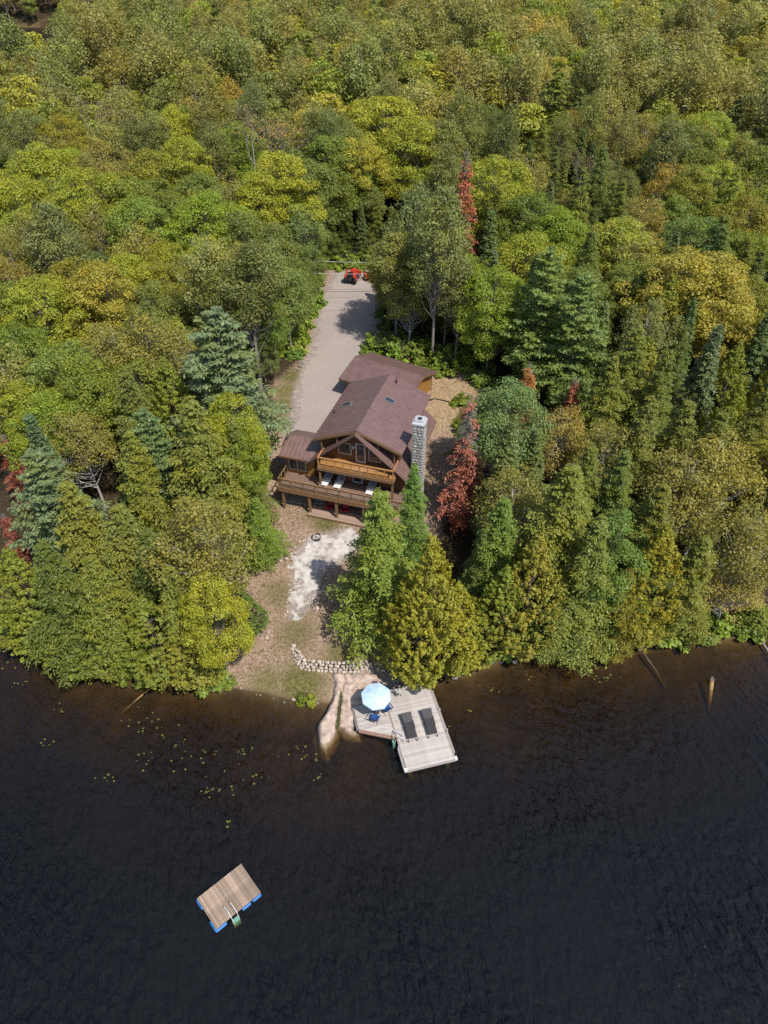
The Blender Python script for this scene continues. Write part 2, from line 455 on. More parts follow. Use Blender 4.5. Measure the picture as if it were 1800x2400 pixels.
for (c, r) in (((-1.9, 32.9), 1.5), ((-.4, 34.2), 1.2), ((.6, 33.6), 1.3), ((-3.0, 33.0), 1.0)):
    gv = np.maximum(gv, .85 * np.clip(1.35 - np.hypot(fx - c[0], fy - c[1]) / r, 0, 1))
gv[near] = np.maximum(gv[near], .9 * sm(polydist(fx[near], fy[near], SAND) + .25, 1.3))
fattr(me, 'gravel', gv)
fattr(me, 'bed', sm(.05 - fz, .5))
me.materials.append(ground_material())
kind(link('ground', me), 'structure')

# gravel drive and pale sandy path: sheets draped just above the ground
def sheet(name, poly, step, material, lift, ragged):
    xs = [p[0] for p in poly]; ys = [p[1] for p in poly]
    X, Y = np.meshgrid(np.arange(min(xs) - 1, max(xs) + 1, step), np.arange(min(ys) - 1, max(ys) + 1, step))
    Xc, Yc = X[:-1, :-1] + step / 2, Y[:-1, :-1] + step / 2
    d = polydist(Xc, Yc, poly) + (vnoise(Xc, Yc, .9, 5) - .5) * ragged + (vnoise(Xc, Yc, .35, 6) - .5) * ragged * .8
    Z = ground(X, Y) + lift + (vnoise(X, Y, .5, 8) - .5) * .02
    me, _ = grid_mesh(name, X, Y, Z, d > 0)
    me.materials.append(material)
    return kind(link(name, me), 'structure')
sheet('gravel_driveway', DRIVE, .2, pm('drive_gravel', (.30, .25, .225), (.44, .38, .345), 9, .95, 0, .4, detail=8, c3=(.375, .32, .285), spec=.1), .035, 1.1)
sheet('sandy_path', SAND, .12, pm('pale_sand_and_stone', (.30, .26, .23), (.84, .79, .74), 1.6, .95, 0, .8, detail=12, c3=(.68, .63, .58), spec=.1, contrast=.2, gain=.58), .04, 1.3)

# ---------------------------------------------------------------- lake: closed box of brown water
def water_material():
    m, nt, b = newmat('dark_lake_water')
    N, L = nt.nodes, nt.links
    N.remove(b)
    tc = N.new('ShaderNodeTexCoord')
    def noise(s, st, rz, d=3, dist=0):
        m1 = N.new('ShaderNodeMapping'); m1.inputs['Rotation'].default_value = (0, 0, rz)
        mp = N.new('ShaderNodeMapping'); mp.inputs['Scale'].default_value = st
        L.new(tc.outputs['Object'], m1.inputs[0]); L.new(m1.outputs[0], mp.inputs[0])
        n = N.new('ShaderNodeTexNoise'); n.inputs['Scale'].default_value = s; n.inputs['Detail'].default_value = d; n.inputs['Distortion'].default_value = dist
        L.new(mp.outputs[0], n.inputs[0]); return n.outputs['Fac']
    a = noise(2.1, (1, .42, 1), R(-34), 2, .4); c = noise(5.0, (1, .5, 1), R(-20), 2); e = noise(.10, (1, 1, 1), 0, 3)
    ad = N.new('ShaderNodeMath'); ad.operation = 'MULTIPLY_ADD'; ad.inputs[1].default_value = .22; L.new(c, ad.inputs[0]); L.new(a, ad.inputs[2])
    st = N.new('ShaderNodeMapRange'); st.inputs['From Min'].default_value = .35; st.inputs['From Max'].default_value = .65; st.inputs['To Min'].default_value = .35; st.inputs['To Max'].default_value = 1.0
    L.new(e, st.inputs[0])
    bp = N.new('ShaderNodeBump'); bp.inputs['Distance'].default_value = .25; L.new(ad.outputs[0], bp.inputs['Height']); L.new(st.outputs[0], bp.inputs['Strength'])
    tr = N.new('ShaderNodeBsdfTransparent'); tr.inputs[0].default_value = (.97, .97, .97, 1)
    bd = N.new('ShaderNodeBump'); bd.inputs['Distance'].default_value = 1.5; L.new(ad.outputs[0], bd.inputs['Height']); L.new(st.outputs[0], bd.inputs['Strength'])
    df = N.new('ShaderNodeBsdfDiffuse'); df.inputs[0].default_value = (.074, .078, .082, 1); L.new(bd.outputs[0], df.inputs['Normal'])   # silt in the water
    m0 = N.new('ShaderNodeMixShader'); m0.inputs[0].default_value = .097; L.new(tr.outputs[0], m0.inputs[1]); L.new(df.outputs[0], m0.inputs[2])
    gl = N.new('ShaderNodeBsdfGlossy'); gl.inputs['Roughness'].default_value = .12; L.new(bp.outputs[0], gl.inputs['Normal'])
    fr = N.new('ShaderNodeFresnel'); fr.inputs['IOR'].default_value = 1.33; L.new(bp.outputs[0], fr.inputs['Normal'])
    mx = N.new('ShaderNodeMixShader'); L.new(fr.outputs[0], mx.inputs[0]); L.new(m0.outputs[0], mx.inputs[1]); L.new(gl.outputs[0], mx.inputs[2])
    L.new(mx.outputs[0], N['Material Output'].inputs['Surface'])
    va = N.new('ShaderNodeVolumeAbsorption'); va.inputs['Color'].default_value = (.60, .50, .16, 1); va.inputs['Density'].default_value = 2.4
    L.new(va.outputs[0], N['Material Output'].inputs['Volume'])
    return m
lake = MB().box((0, 200, -10), (3000, 960, 20)).build('lake_water', water_material())
kind(lake, 'structure')

# ---------------------------------------------------------------- cottage (local a = along the front, b = to the back, z above sea level minus 3.05)
ZB = 3.05
house = thing('cottage', 'brown wooden lakeside chalet with mauve metal roof, balcony and stone chimney', 'house', (D0[0], D0[1], ZB), -HT)
def q(a, b, z): return (a, b, z - ZB)
AC = 7.0                                     # centre line of the gable
RZ, SE, SZ = 11.95, 4.9, 7.75                # ridge, half span and eave height of the steep roof
DE, DZ = 4.15, 10.42                         # dormer half span and eave height
FB, BB = 2.6, 11.4                           # front and back wall
sz = lambda t: RZ - (RZ - SZ) * t / SE       # steep roof surface at distance t from the ridge
dz = lambda t: 12.03 - (12.03 - DZ) * t / DE
# walls
MB().box(q(6.9, 6.95, 4.4), (8.4, 8.6, 2.7)).build('basement_wall', M['siding_dark'], house)
MB().box(q(6.9, 6.96, 6.9), (8.6, 8.7, 2.34)).build('main_floor_wall', M['siding'], house)
w = 4.2
MB().prism([q(AC - w, FB, 8.06), q(AC + w, FB, 8.06), q(AC + w, FB, sz(w) - .12), q(AC, FB, RZ - .12), q(AC - w, FB, sz(w) - .12)], (0, .16, 0)).build('gable_wall', M['siding'], house)
MB().prism([q(AC - w, BB - .16, 8.06), q(AC + w, BB - .16, 8.06), q(AC + w, BB - .16, sz(w) - .12), q(AC, BB - .16, RZ - .12), q(AC - w, BB - .16, sz(w) - .12)], (0, .16, 0)).build('back_gable_wall', M['siding'], house)
for s in (-1, 1):
    d = 3.65
    MB().prism([q(AC + s * .3, 2.75, dz(.3) - .16), q(AC + s * d, 2.75, dz(d) - .16), q(AC + s * d, 2.75, sz(d) - .1)], (0, .12, 0)).build('dormer_cheek', M['siding'], house)
    MB().prism([q(AC + s * d, 2.88, sz(d) - .2), q(AC + s * d, 2.88, dz(d) - .16), q(AC + s * d, BB, dz(d) - .16), q(AC + s * d, BB, sz(d) - .2)], (-s * .12, 0, 0)).build('dormer_wall', M['siding'], house)
# roofs: steep planes and the flatter dormer planes above them
def slab(t0, z0, t1, z1, s, b0, b1, th, name, mat):
    return MB().prism([q(AC + s * t0, b0, z0), q(AC + s * t1, b0, z1), q(AC + s * t1, b0, z1 - th), q(AC + s * t0, b0, z0 - th)], (0, b1 - b0, 0)).build(name, mat, house)
for s in (-1, 1):
    st = slab(0, RZ, SE, SZ, s, 1.62, 11.75, .14, 'steep_roof', M['roof'])
    dm = slab(0, 12.03, DE, DZ, s, 1.9, 12.0, .12, 'dormer_roof', M['roof'])
    # bargeboards and eave fascias
    MB().prism([q(AC, 1.56, RZ - .05), q(AC + s * SE, 1.56, SZ - .05), q(AC + s * SE, 1.56, SZ - .3), q(AC, 1.56, RZ - .32)], (0, .06, 0)).build('bargeboard', M['fascia'], house)
    MB().prism([q(AC, 1.40, RZ - .02), q(AC + s * SE, 1.40, SZ - .02), q(AC + s * SE, 1.40, SZ - .12), q(AC, 1.40, RZ - .12)], (0, .155, 0)).build('rake_trim', M['roof'], house)
    MB().prism([q(AC, 1.83, 11.97), q(AC + s * DE, 1.83, DZ - .06), q(AC + s * DE, 1.83, DZ - .27), q(AC, 1.83, 11.76)], (0, .07, 0)).build('bargeboard', M['fascia'], house)
    MB().prism([q(AC + s * .2, 2.3, dz(.2) - .14), q(AC + s * 4.0, 2.3, dz(4.0) - .14), q(AC + s * 4.0, 2.3, dz(4.0) - .3), q(AC + s * .2, 2.3, dz(.2) - .3)], (0, .09, 0)).build('rafter', M['fascia'], house)
    for t in (1.9, 3.4):
        zz = (sz(t) + dz(t)) / 2; hh = dz(t) - .13 - sz(t)
        MB().box(q(AC + s * t, 2.05, zz - .06), (.12, .12, hh)).build('roof_strut', M['fascia'], house)
    # standing seams down the slope
    rib = MB().bar((0, 0, 0), (s * math.hypot(DE, 12.03 - DZ), 0, 0), .05, .04).mesh('seam'); rib.materials.append(M['roof_rib' if s > 0 else 'roof'])  # paler seams on the sun-facing slope only: sunlight put into the colour
    ang = math.atan2(12.03 - DZ, DE)
    for k in range(22):
        r = link('seam', rib, dm); b = 2.1 + k * .455
        r.location = q(AC, b, 12.05); r.rotation_euler = (0, s * ang, 0)
    rib2 = MB().bar((0, 0, 0), (s * math.hypot(SE, RZ - SZ) * .32, 0, 0), .05, .035).mesh('seam'); rib2.materials.append(M['roof_rib'])
    ang2 = math.atan2(RZ - SZ, SE)
    for k in range(22):
        b = 1.8 + k * .455
        r = link('seam', rib2, st); t = SE * .68
        r.location = q(AC + s * t, b, sz(t) + .012); r.rotation_euler = (0, s * ang2, 0)
MB().prism([q(AC - .2, 1.86, 12.0), q(AC, 1.86, 12.1), q(AC + .2, 1.86, 12.0), q(AC, 1.86, 12.04)], (0, 10.18, 0)).build('ridge_cap', M['roof'], house)
# skylights
for (t, b, s) in ((2.75, 7.1, -1), (1.15, 8.0, 1)):
    an = s * math.atan2(12.03 - DZ, DE)
    sk = MB().box((0, 0, 0), (1.0, .62, .14)).build('skylight', M['metal'], house)
    sk.location = q(AC + s * t, b, dz(t) + .05); sk.rotation_euler = (0, an, 0)
    MB().box((0, 0, .076), (.84, .47, .02)).build('pane', M['glass'], sk)
# vent pipes
for (a, b, z, h) in ((7.9, 11.1, 11.65, .55), (3.4, 6.0, 10.6, .3), (11.35, 9.7, 8.25, .7)):
    MB().tube([q(a, b, z - .15), q(a, b, z + h)], .07, 8).build('vent_pipe', M['dark'], house)
# side wing on the left
MB().box(q(1.2, 4.0, 6.75), (2.75, 3.4, 2.3)).build('wing_wall', M['siding_ochre'], house)
MB().box(q(1.2, 4.05, 4.3), (2.6, 3.2, 2.6)).build('wing_base', M['siding_dark'], house)
wr = MB().prism([q(-.6, 1.6, 8.0), q(-.6, 3.75, 8.95), q(-.6, 5.95, 8.0), q(-.6, 5.95, 7.88), q(-.6, 3.75, 8.83), q(-.6, 1.6, 7.88)], (3.6, 0, 0)).build('wing_roof', M['roof'], house)
rib = MB().bar((0, 0, 0), (0, 2.35, 0), .045, .04).mesh('seam'); rib.materials.append(M['roof_rib'])
for k in range(8):
    r = link('seam', rib, wr); r.location = q(-.58 + k * .43, 1.6, 8.015); r.rotation_euler = (math.atan2(.95, 2.15), 0, 0)
MB().box(q(1.05, 1.57, 7.92), (3.35, .05, .16)).build('wing_fascia', M['fascia'], house)
def window(a0, a1, z0, z1, b, bars=1, mat=None):
    w = MB()
    f = .07
    w.box(q((a0 + a1) / 2, b - .04, z0), (a1 - a0 + f, .09, f)); w.box(q((a0 + a1) / 2, b - .04, z1), (a1 - a0 + f, .09, f))
    for i in range(bars + 2):
        a = a0 + (a1 - a0) * i / (bars + 1)
        w.box(q(a, b - .04, (z0 + z1) / 2), (f, .085, z1 - z0 - f))
    o = w.build('window', M['frame'], house)
    for i in range(bars + 1):
        x0 = a0 + (a1 - a0) * i / (bars + 1); x1 = a0 + (a1 - a0) * (i + 1) / (bars + 1)
        MB().box(q((x0 + x1) / 2, b - .015, (z0 + z1) / 2), (x1 - x0 - f, .02, z1 - z0 - f)).build('pane', M['glass'], o)
    return o
window(.1, 1.75, 6.15, 7.6, 2.3, 1)
window(5.0, 6.2, 8.85, 10.05, FB, 0)
window(7.9, 9.0, 8.6, 9.85, FB, 0)
window(8.1, 9.3, 6.5, 7.5, FB - .02, 1)
dr = MB().box(q(7.1, FB - .03, 9.2), (.95, .08, 2.05)).build('balcony_door', M['frame'], house)
MB().box(q(7.1, FB - .075, 9.25), (.68, .03, 1.75)).build('pane', M['glass'], dr)
dr = MB().box(q(6.75, FB - .05, 6.75), (.95, .08, 2.05)).build('deck_door', M['frame'], house)
MB().box(q(6.75, FB - .095, 6.8), (.7, .03, 1.75)).build('pane', M['glass'], dr)
MB().box(q(5.75, FB - .05, 6.72), (.8, .07, 1.9)).build('red_shutter_panel', pm('faded_red_panel', (.3, .1, .07), (.36, .14, .1), 3, .6), house)
for a in (6.35, 6.42): pass
MB().box(q(6.45, FB - .06, 9.75), (.16, .12, .2)).box(q(6.45, FB - .15, 9.68), (.1, .12, .1)).build('wall_lamp', M['white'], house)
# main deck
deck = MB().box(q(5.85, 1.28, 5.50), (11.9, .16, .22)).box(q(5.85, 2.3, 5.5), (11.9, .12, .22)).build('deck', M['railwood'], house)
pl = MB().box((0, 0, 0), (12.0, .138, .045)).mesh('plank'); pl.materials.append(M['deckwood'])
for k in range(17):
    o = link('plank', pl, deck); o.location = q(5.9, .02 + k * .146, 5.68)
MB().box(q(5.9, -.10, 5.53), (12.1, .06, .32)).build('fascia', M['railwood'], deck)
MB().box(q(5.9, -.155, 5.30), (12.1, .05, .12)).build('fascia', M['fascia'], deck)
MB().box(q(-.13, 1.1, 5.53), (.06, 2.3, .3)).build('fascia', M['railwood'], deck)
for a in (.25, 2.88, 5.52, 8.15, 10.8):
    MB().box(q(a, .0, 4.24), (.2, .2, 2.36)).build('deck_post', M['railwood'], deck)
    MB().bar(q(a + .05, .02, 4.7), q(a + .75, .02, 5.4), .09, .09).build('knee_brace', M['railwood'], deck)
def railing(a0, a1, b, z0, h, n, nm, wood, th):
    rl = MB().box(q((a0 + a1) / 2, b, z0 + h), (a1 - a0 + .1, .14, .05)).build(nm, wood, house)
    MB().box(q((a0 + a1) / 2, b, z0 + h - .1), (a1 - a0, .05, .09)).build('upper_rail', wood, rl)
    MB().box(q((a0 + a1) / 2, b, z0 + .12), (a1 - a0, .05, .09)).build('lower_rail', wood, rl)
    for i in range(n + 1):
        a = a0 + (a1 - a0) * i / n
        MB().box(q(a, b, z0 + h / 2 - .03), (th, th, h - .03)).build('rail_post', wood, rl)
        if i < n:
            e = (a1 - a0) / n
            MB().box(q(a + e / 2, b, z0 + h / 2), (e - th - .02, .012, h - .32)).build('glass_panel', M['railglass'], rl)
    return rl
rl = railing(-.05, 11.75, -.02, 5.7, .95, 10, 'deck_railing', M['railwood'], .1)
MB().box(q(-.08, 1.1, 6.65), (.1, 2.2, .05)).build('side_rail', M['railwood'], rl)
MB().box(q(-.08, 1.1, 5.85), (.05, 2.2, .09)).build('side_rail', M['railwood'], rl)
for b in (.7, 1.45, 2.15): MB().box(q(-.08, b, 6.15), (.1, .1, .92)).build('rail_post', M['railwood'], rl)
# balcony under the gable
bal = MB().box(q(7.12, .86, 7.93), (7.2, .08, .3)).box(q(3.58, 1.75, 7.95), (.08, 1.7, .26)).box(q(10.66, 1.75, 7.95), (.08, 1.7, .26)).build('balcony', M['railwood'], house)
pl = MB().box((0, 0, 0), (7.0, .13, .04)).mesh('plank'); pl.materials.append(M['cedar'])
for k in range(12):
    o = link('plank', pl, bal); o.location = q(7.12, .98 + k * .137, 8.1)
rl = railing(3.62, 10.62, .93, 8.12, 1.05, 9, 'balcony_railing', M['cedar'], .09)
for a in (3.62, 10.62):
    MB().box(q(a, 1.75, 9.17), (.12, 1.6, .05)).build('side_rail', M['cedar'], rl)
    MB().box(q(a, 1.75, 8.3), (.05, 1.6, .09)).build('side_rail', M['cedar'], rl)
for a in (3.7, 10.55): MB().box(q(a, 1.0, 6.75), (.16, .16, 2.2)).build('balcony_post', M['railwood'], bal)
# chimney: mortar core with single stones
ch = MB().box(q(12.2, 3.55, 8.0), (.98, 1.16, 9.9)).build('chimney', M['mortar'], house)
def stone_mesh(seed, name='stone'):
    rg = np.random.default_rng(seed)
    import bmesh
    bm = bmesh.new(); bmesh.ops.create_icosphere(bm, subdivisions=1, radius=.5)
    for v in bm.verts:
        c = v.co; c *= rg.uniform(.85, 1.12)
        v.co = Vector([math.copysign(abs(x) ** .75, x) * .62 for x in c])
    me = bpy.data.meshes.new(name); bm.to_mesh(me); bm.free()
    return me
def stones(mat, n=6, s0=0):
    r = []
    for i in range(n):
        m = stone_mesh(s0 + i); m.materials.append(mat); r.append(m)
    return r
cs = stones(M['chimstone'], 6, 50)
rg = random.Random(3)
z = 3.3
while z < 12.75:
    h = rg.uniform(.24, .36)
    for face in range(4):
        L_ = (.98, 1.16)[face % 2]; x = -L_ / 2
        while x < L_ / 2 - .1:
            wd = min(rg.uniform(.25, .48), L_ / 2 - x)
            o = link('stone', rg.choice(cs), ch)
            c = x + wd / 2
            if face == 0: p = (12.2 + c, 2.97)
            elif face == 2: p = (12.2 + c, 4.13)
            elif face == 1: p = (12.69, 3.55 + c)
            else: p = (11.71, 3.55 + c)
            o.location = q(p[0], p[1], z + h / 2)
            o.scale = (wd * .98, .12, h * .96) if face % 2 == 0 else (.12, wd * .98, h * .96)
            x += wd
    z += h
MB().box(q(12.2, 3.55, 12.98), (1.1, 1.28, .12)).build('chimney_cap', M['pale_metal'], ch)
MB().box(q(12.2, 3.65, 13.14), (.75, .8, .2)).build('flue_box', M['pale_metal'], ch)
MB().box(q(12.18, 3.6, 13.255), (.36, .42, .03)).build('flue_opening', M['dark'], ch)
# lattice below the deck
lat = thing('lattice_screen', 'dark diagonal lattice screen below the left end of the main deck', 'lattice', tuple(Vector((D0[0], D0[1], ZB)) + Vector((*(HX * -.15 + HY * .75), .1))), -HT)
for s in (-1, 1):
    for k in range(-8, 13):
        x0 = k * .22; pts = []
        for i in range(2):
            pass
        # clip the 45 degree strip to the panel 0..2.45 x 0..1.95
        x1 = x0 + 1.95
        za, zb, xa, xb = 0, 1.95, x0, x1
        if xa < 0: za = -xa; xa = 0
        if xb > 2.45: zb -= xb - 2.45; xb = 2.45
        if zb - za < .15: continue
        A, B = (xa, .02 * s, za), (xb, .02 * s, zb)
        if s < 0: A, B = (2.45 - xa, .02 * s, za), (2.45 - xb, .02 * s, zb)
        MB().bar(A, B, .012, .05, (0, 1, 0)).build('lattice_strip', M['greywood'], lat)
MB().box((1.22, 0, .0), (2.5, .08, .08)).box((1.22, 0, 1.98), (2.5, .08, .08)).box((-.02, 0, 1), (.08, .08, 2)).box((2.47, 0, 1), (.08, .08, 2)).build('frame', M['railwood'], lat)
# ground level platform
plat = thing('ground_platform', 'low pinkish plank platform on the ground in front of the lower level', 'platform', tuple(Vector((D0[0], D0[1], ZB)) + Vector((*(HX * 2.75 + HY * -.45), 0))), -HT)
pl = MB().box((0, 0, 0), (6.2, .14, .04)).mesh('plank'); pl.materials.append(M['platform'])
for k in range(14):
    o = link('plank', pl, plat); o.location = (3.1, .1 + k * .149, .24)
MB().box((3.1, 0, .16), (6.26, .05, .22)).box((-.02, 1.02, .16), (.05, 2.0, .2)).build('edge_board', M['railwood'], plat)
for x in (.3, 2.2, 4.1, 6.0): MB().box((x, 1.0, .05), (.12, 1.9, .2)).build('joist', M['railwood'], plat)

def hw(a, b, z):
    p = D0 + HX * a + HY * b
    return (float(p[0]), float(p[1]), z)
# white loungers on the deck
def chaise(name, label, loc, rz, frame, sling, L_=1.85, wd=.62, back=40, group=None):
    t = thing(name, label, 'lounger', loc, rz, group)
    zs = .33
    for x in (-wd / 2, wd / 2):
        MB().box((x, -.25, zs), (.045, L_ * .66, .05)).build('side_rail', frame, t)
        for y in (-L_ * .5, L_ * .1): MB().box((x, y, zs / 2), (.05, .05, zs)).build('leg', frame, t)
    MB().box((0, -.25, zs + .035), (wd - .04, L_ * .66, .03)).build('seat', sling[0], t)
    p = Vector((0, -.25 + L_ * .33, zs + .03)); e = p + Vector((0, math.cos(R(back)) * .72, math.sin(R(back)) * .72))
    MB().bar(p, e, wd - .04, .035).build('backrest', sling[1], t)
    for x in (-wd / 2, wd / 2):
        MB().bar(p + Vector((x, 0, 0)), e + Vector((x, 0, 0)), .04, .05).build('back_rail', frame, t)
        MB().tube([(x * 1.06, -.25, zs), (x * 1.06, -.2, zs + .2), (x * 1.06, .35, zs + .24), (x * 1.06, .5, zs + .1)], .022, 5).build('armrest', frame, t)
    return t
cmat = (M['white'], M['grey_cushion'])
chaise('deck_lounger', 'white lounger with grey back on the main deck, leftmost of three', hw(4.0, 1.75, 5.705), -HT - R(3), M['white'], cmat, group='loungers on the main deck')
chaise('deck_lounger', 'white lounger with grey back on the main deck, middle of three', hw(5.25, 1.75, 5.705), -HT - R(2), M['white'], cmat, group='loungers on the main deck')
chaise('deck_lounger', 'white lounger with grey back at the right end of the main deck by the tree', hw(8.3, 1.75, 5.705), -HT + R(1), M['white'], cmat, group='loungers on the main deck')
t = thing('side_table', 'small dark table between the two left deck loungers', 'table', hw(4.65, 2.0, 5.705), -HT)
MB().box((0, 0, .42), (.42, .42, .04)).build('table_top', M['dark'], t)
for x in (-.17, .17):
    for y in (-.17, .17): MB().box((x, y, .2), (.04, .04, .4)).build('leg', M['dark'], t)
# red slatted chairs and the grey slatted bench below the deck
def slat_chair(label, loc, rz):
    t = thing('slatted_chair', label, 'chair', loc, rz, 'red chairs below the deck')
    for k in range(5):
        x = -.26 + k * .13
        MB().bar((x, .1, .30), (x * 1.15, .52, 1.0 - abs(k - 2) * .05), .1, .022, (0, 1, 0)).build('back_slat', M['red_slat'], t)
        MB().box((0, -.42 + k * .12, .36 - k * .02), (.58, .1, .022)).build('seat_slat', M['red_slat'], t)
    for x in (-.36, .36):
        MB().box((x, -.1, .56), (.13, .75, .025)).build('armrest', M['red_slat'], t)
        MB().box((x, -.42, .28), (.05, .1, .54)).build('leg', M['red_slat'], t)
        MB().bar((x * .9, -.4, .3), (x * .9, .45, .06), .03, .12).build('leg', M['red_slat'], t)
    return t
slat_chair('red slatted chair below the deck, nearer the lattice, left of the post', hw(4.45, 1.0, 3.32), -HT)
slat_chair('red slatted chair below the deck, right of the post', hw(6.0, 1.05, 3.32), -HT + R(8))
t = thing('slatted_bench', 'grey slatted bench below the deck between lattice and red chairs', 'bench', hw(3.45, 1.1, 3.32), -HT)
for k in range(9): MB().bar((-.6 + k * .15, .2, .42), (-.6 + k * .15, .3, .95), .11, .025, (0, 1, 0)).build('back_slat', M['greywood'], t)
for k in range(4): MB().box((0, -.25 + k * .13, .42), (1.35, .11, .03)).build('seat_slat', M['greywood'], t)
for x in (-.6, .6):
    MB().box((x, -.22, .2), (.07, .07, .4)).build('leg', M['greywood'], t); MB().box((x, .2, .2), (.07, .07, .4)).build('leg', M['greywood'], t)

# ---------------------------------------------------------------- garage behind, turned a little further
GT = R(30.5)
gar = thing('garage', 'garage with broad mauve metal gable roof and ochre end wall behind the cottage', 'garage', (.52, 68.35, 5.0), -GT)
hl, hd = 4.3, 3.35
MB().box((0, 0, 1.0), (hl * 2 - 1.0, hd * 2 - 1.4, 2.5)).build('wall', M['siding_ochre'], gar)
for s in (-1, 1):
    MB().prism([(s * (hl - .5), -hd + .7, 2.25), (s * (hl - .5), hd - .7, 2.25), (s * (hl - .5), 0, 3.32)], (-s * .1, 0, 0)).build('gable_wall', M['siding_ochre'], gar)
    gp = MB().prism([(-hl, 0, 3.5), (-hl, s * hd, 2.42), (-hl, s * hd, 2.3), (-hl, 0, 3.38)], (hl * 2, 0, 0)).build('roof_plane', M['roof'], gar)
    gm = MB().bar((0, 0, 0), (0, s * math.hypot(hd, 1.08), 0), .04, .03).mesh('seam'); gm.materials.append(M['roof'])
    for k in range(19):
        o = link('seam', gm, gp); o.location = (-hl + .1 + k * .465, 0, 3.505); o.rotation_euler = (-s * math.atan2(1.08, hd), 0, 0)
    MB().prism([(hl + .005, 0, 3.46), (hl + .005, s * hd, 2.38), (hl + .005, s * hd, 2.2), (hl + .005, 0, 3.28)], (.05, 0, 0)).build('bargeboard', M['fascia'], gar)
    MB().prism([(-hl - .055, 0, 3.46), (-hl - .055, s * hd, 2.38), (-hl - .055, s * hd, 2.2), (-hl - .055, 0, 3.28)], (.05, 0, 0)).build('bargeboard', M['fascia'], gar)
    MB().box((0, s * (hd + .03), 2.3), (hl * 2, .05, .16)).build('eave_fascia', M['fascia'], gar)
MB().prism([(-hl, -.18, 3.46), (-hl, 0, 3.55), (-hl, .18, 3.46), (-hl, 0, 3.5)], (hl * 2, 0, 0)).build('ridge_cap', M['roof'], gar)
d = MB().box((hl - .47, -1.0, .95), (.06, .85, 1.95)).build('side_door', M['frame'], gar)
MB().box((-hl + .47, -.2, .98), (.06, 4.2, 2.2)).build('garage_door', M['siding'], gar)
MB().tube([(hl - .45, hd - .62, 2.2), (hl - .42, hd - .62, -.1)], .05, 6).build('downpipe', M['fascia'], gar)

tag(MB().tube([(5.0, 66.6, 5.35), (5.6, 67.0, 5.2), (6.3, 66.7, 5.22), (7.1, 66.3, 5.25), (8.0, 65.9, 5.28), (8.9, 65.4, 5.3)], .07, 6).build('ground_pipe', M['hose']), 'dark pipe lying on dry grass from the garage corner to the trees', 'pipe')

# ---------------------------------------------------------------- main dock, side dock
DT = R(14.2)
dock = thing('floating_dock', 'long pale weathered plank dock with two black loungers on it', 'dock', (1.54, 25.76, 0), DT)
DW, DL = 3.67, 6.75
pl = MB().box((0, 0, 0), (DW - .16, .136, .045)).mesh('plank'); pl.materials.append(M['dock'])
n = int(DL / .1435)
for k in range(n):
    o = link('plank', pl, dock); o.location = (DW / 2, .07 + k * .1435, .6); o.rotation_euler = (0, 0, random.uniform(-.002, .002))
for x in (.035, DW - .035):
    MB().box((x, DL / 2 + (.45 if x < 1 else 0), .6), (.1, DL - (.9 if x < 1 else 0), .07)).build('side_board', M['dockside'], dock)
    MB().box((x, DL / 2, .42), (.06, DL, .26)).build('side_beam', M['dockside'], dock)
MB().box((DW / 2, -.03, .47), (DW, .06, .3)).build('end_board', M['dock'], dock)
MB().box((-.08, .95, .5), (.14, 1.75, .2)).build('bumper', M['greywood'], dock)
MB().box((DW + .07, 3.2, .5), (.12, 5.4, .16)).build('bumper', M['greywood'], dock)
for (x, y) in ((-.02, .02), (DW + .02, .02)): MB().box((x, y, .56), (.2, .24, .2)).build('corner_cap', M['white'], dock)
for (x, y) in ((DW + .07, 4.0), (DW + .07, 2.2), (-.06, 1.75), (-.05, 3.05)): MB().tube([(x, y, -1.5), (x, y, .9)], .05, 8).build('dock_pipe', M['pale_metal'], dock)
for (x, y) in ((.4, .4), (DW - .4, .4), (.4, 3.2), (DW - .4, 3.2), (.4, 6), (DW - .4, 6)): MB().box((x, y, -.6), (.3, .3, 1.9)).build('crib_post', M['dockside'], dock)
MB().tube([(DW + .1, 3.95, .7), (DW - .5, 4.2, .66), (DW - .9, 4.25, .64)], .012, 5).build('mooring_line', M['white'], dock)
# swim ladder of the dock
lad = thing('dock_ladder', 'teal and white swim ladder on the left edge of the long dock', 'ladder', tuple(Vector((1.54, 25.76, 0)) + Matrix.Rotation(DT, 3, 'Z') @ Vector((-.12, 2.15, .0))), DT)
for y in (0, .45): MB().tube([(.55, y, .66), (.5, y, 1.25), (.15, y, 1.35), (-.1, y, 1.0), (-.2, y, -.8)], .03, 6).build('rail', M['pale_metal'], lad)
for z in (-.5, -.2, .1, .4): MB().box((-.16, .22, z), (.14, .45, .05)).build('step', M['green'], lad)

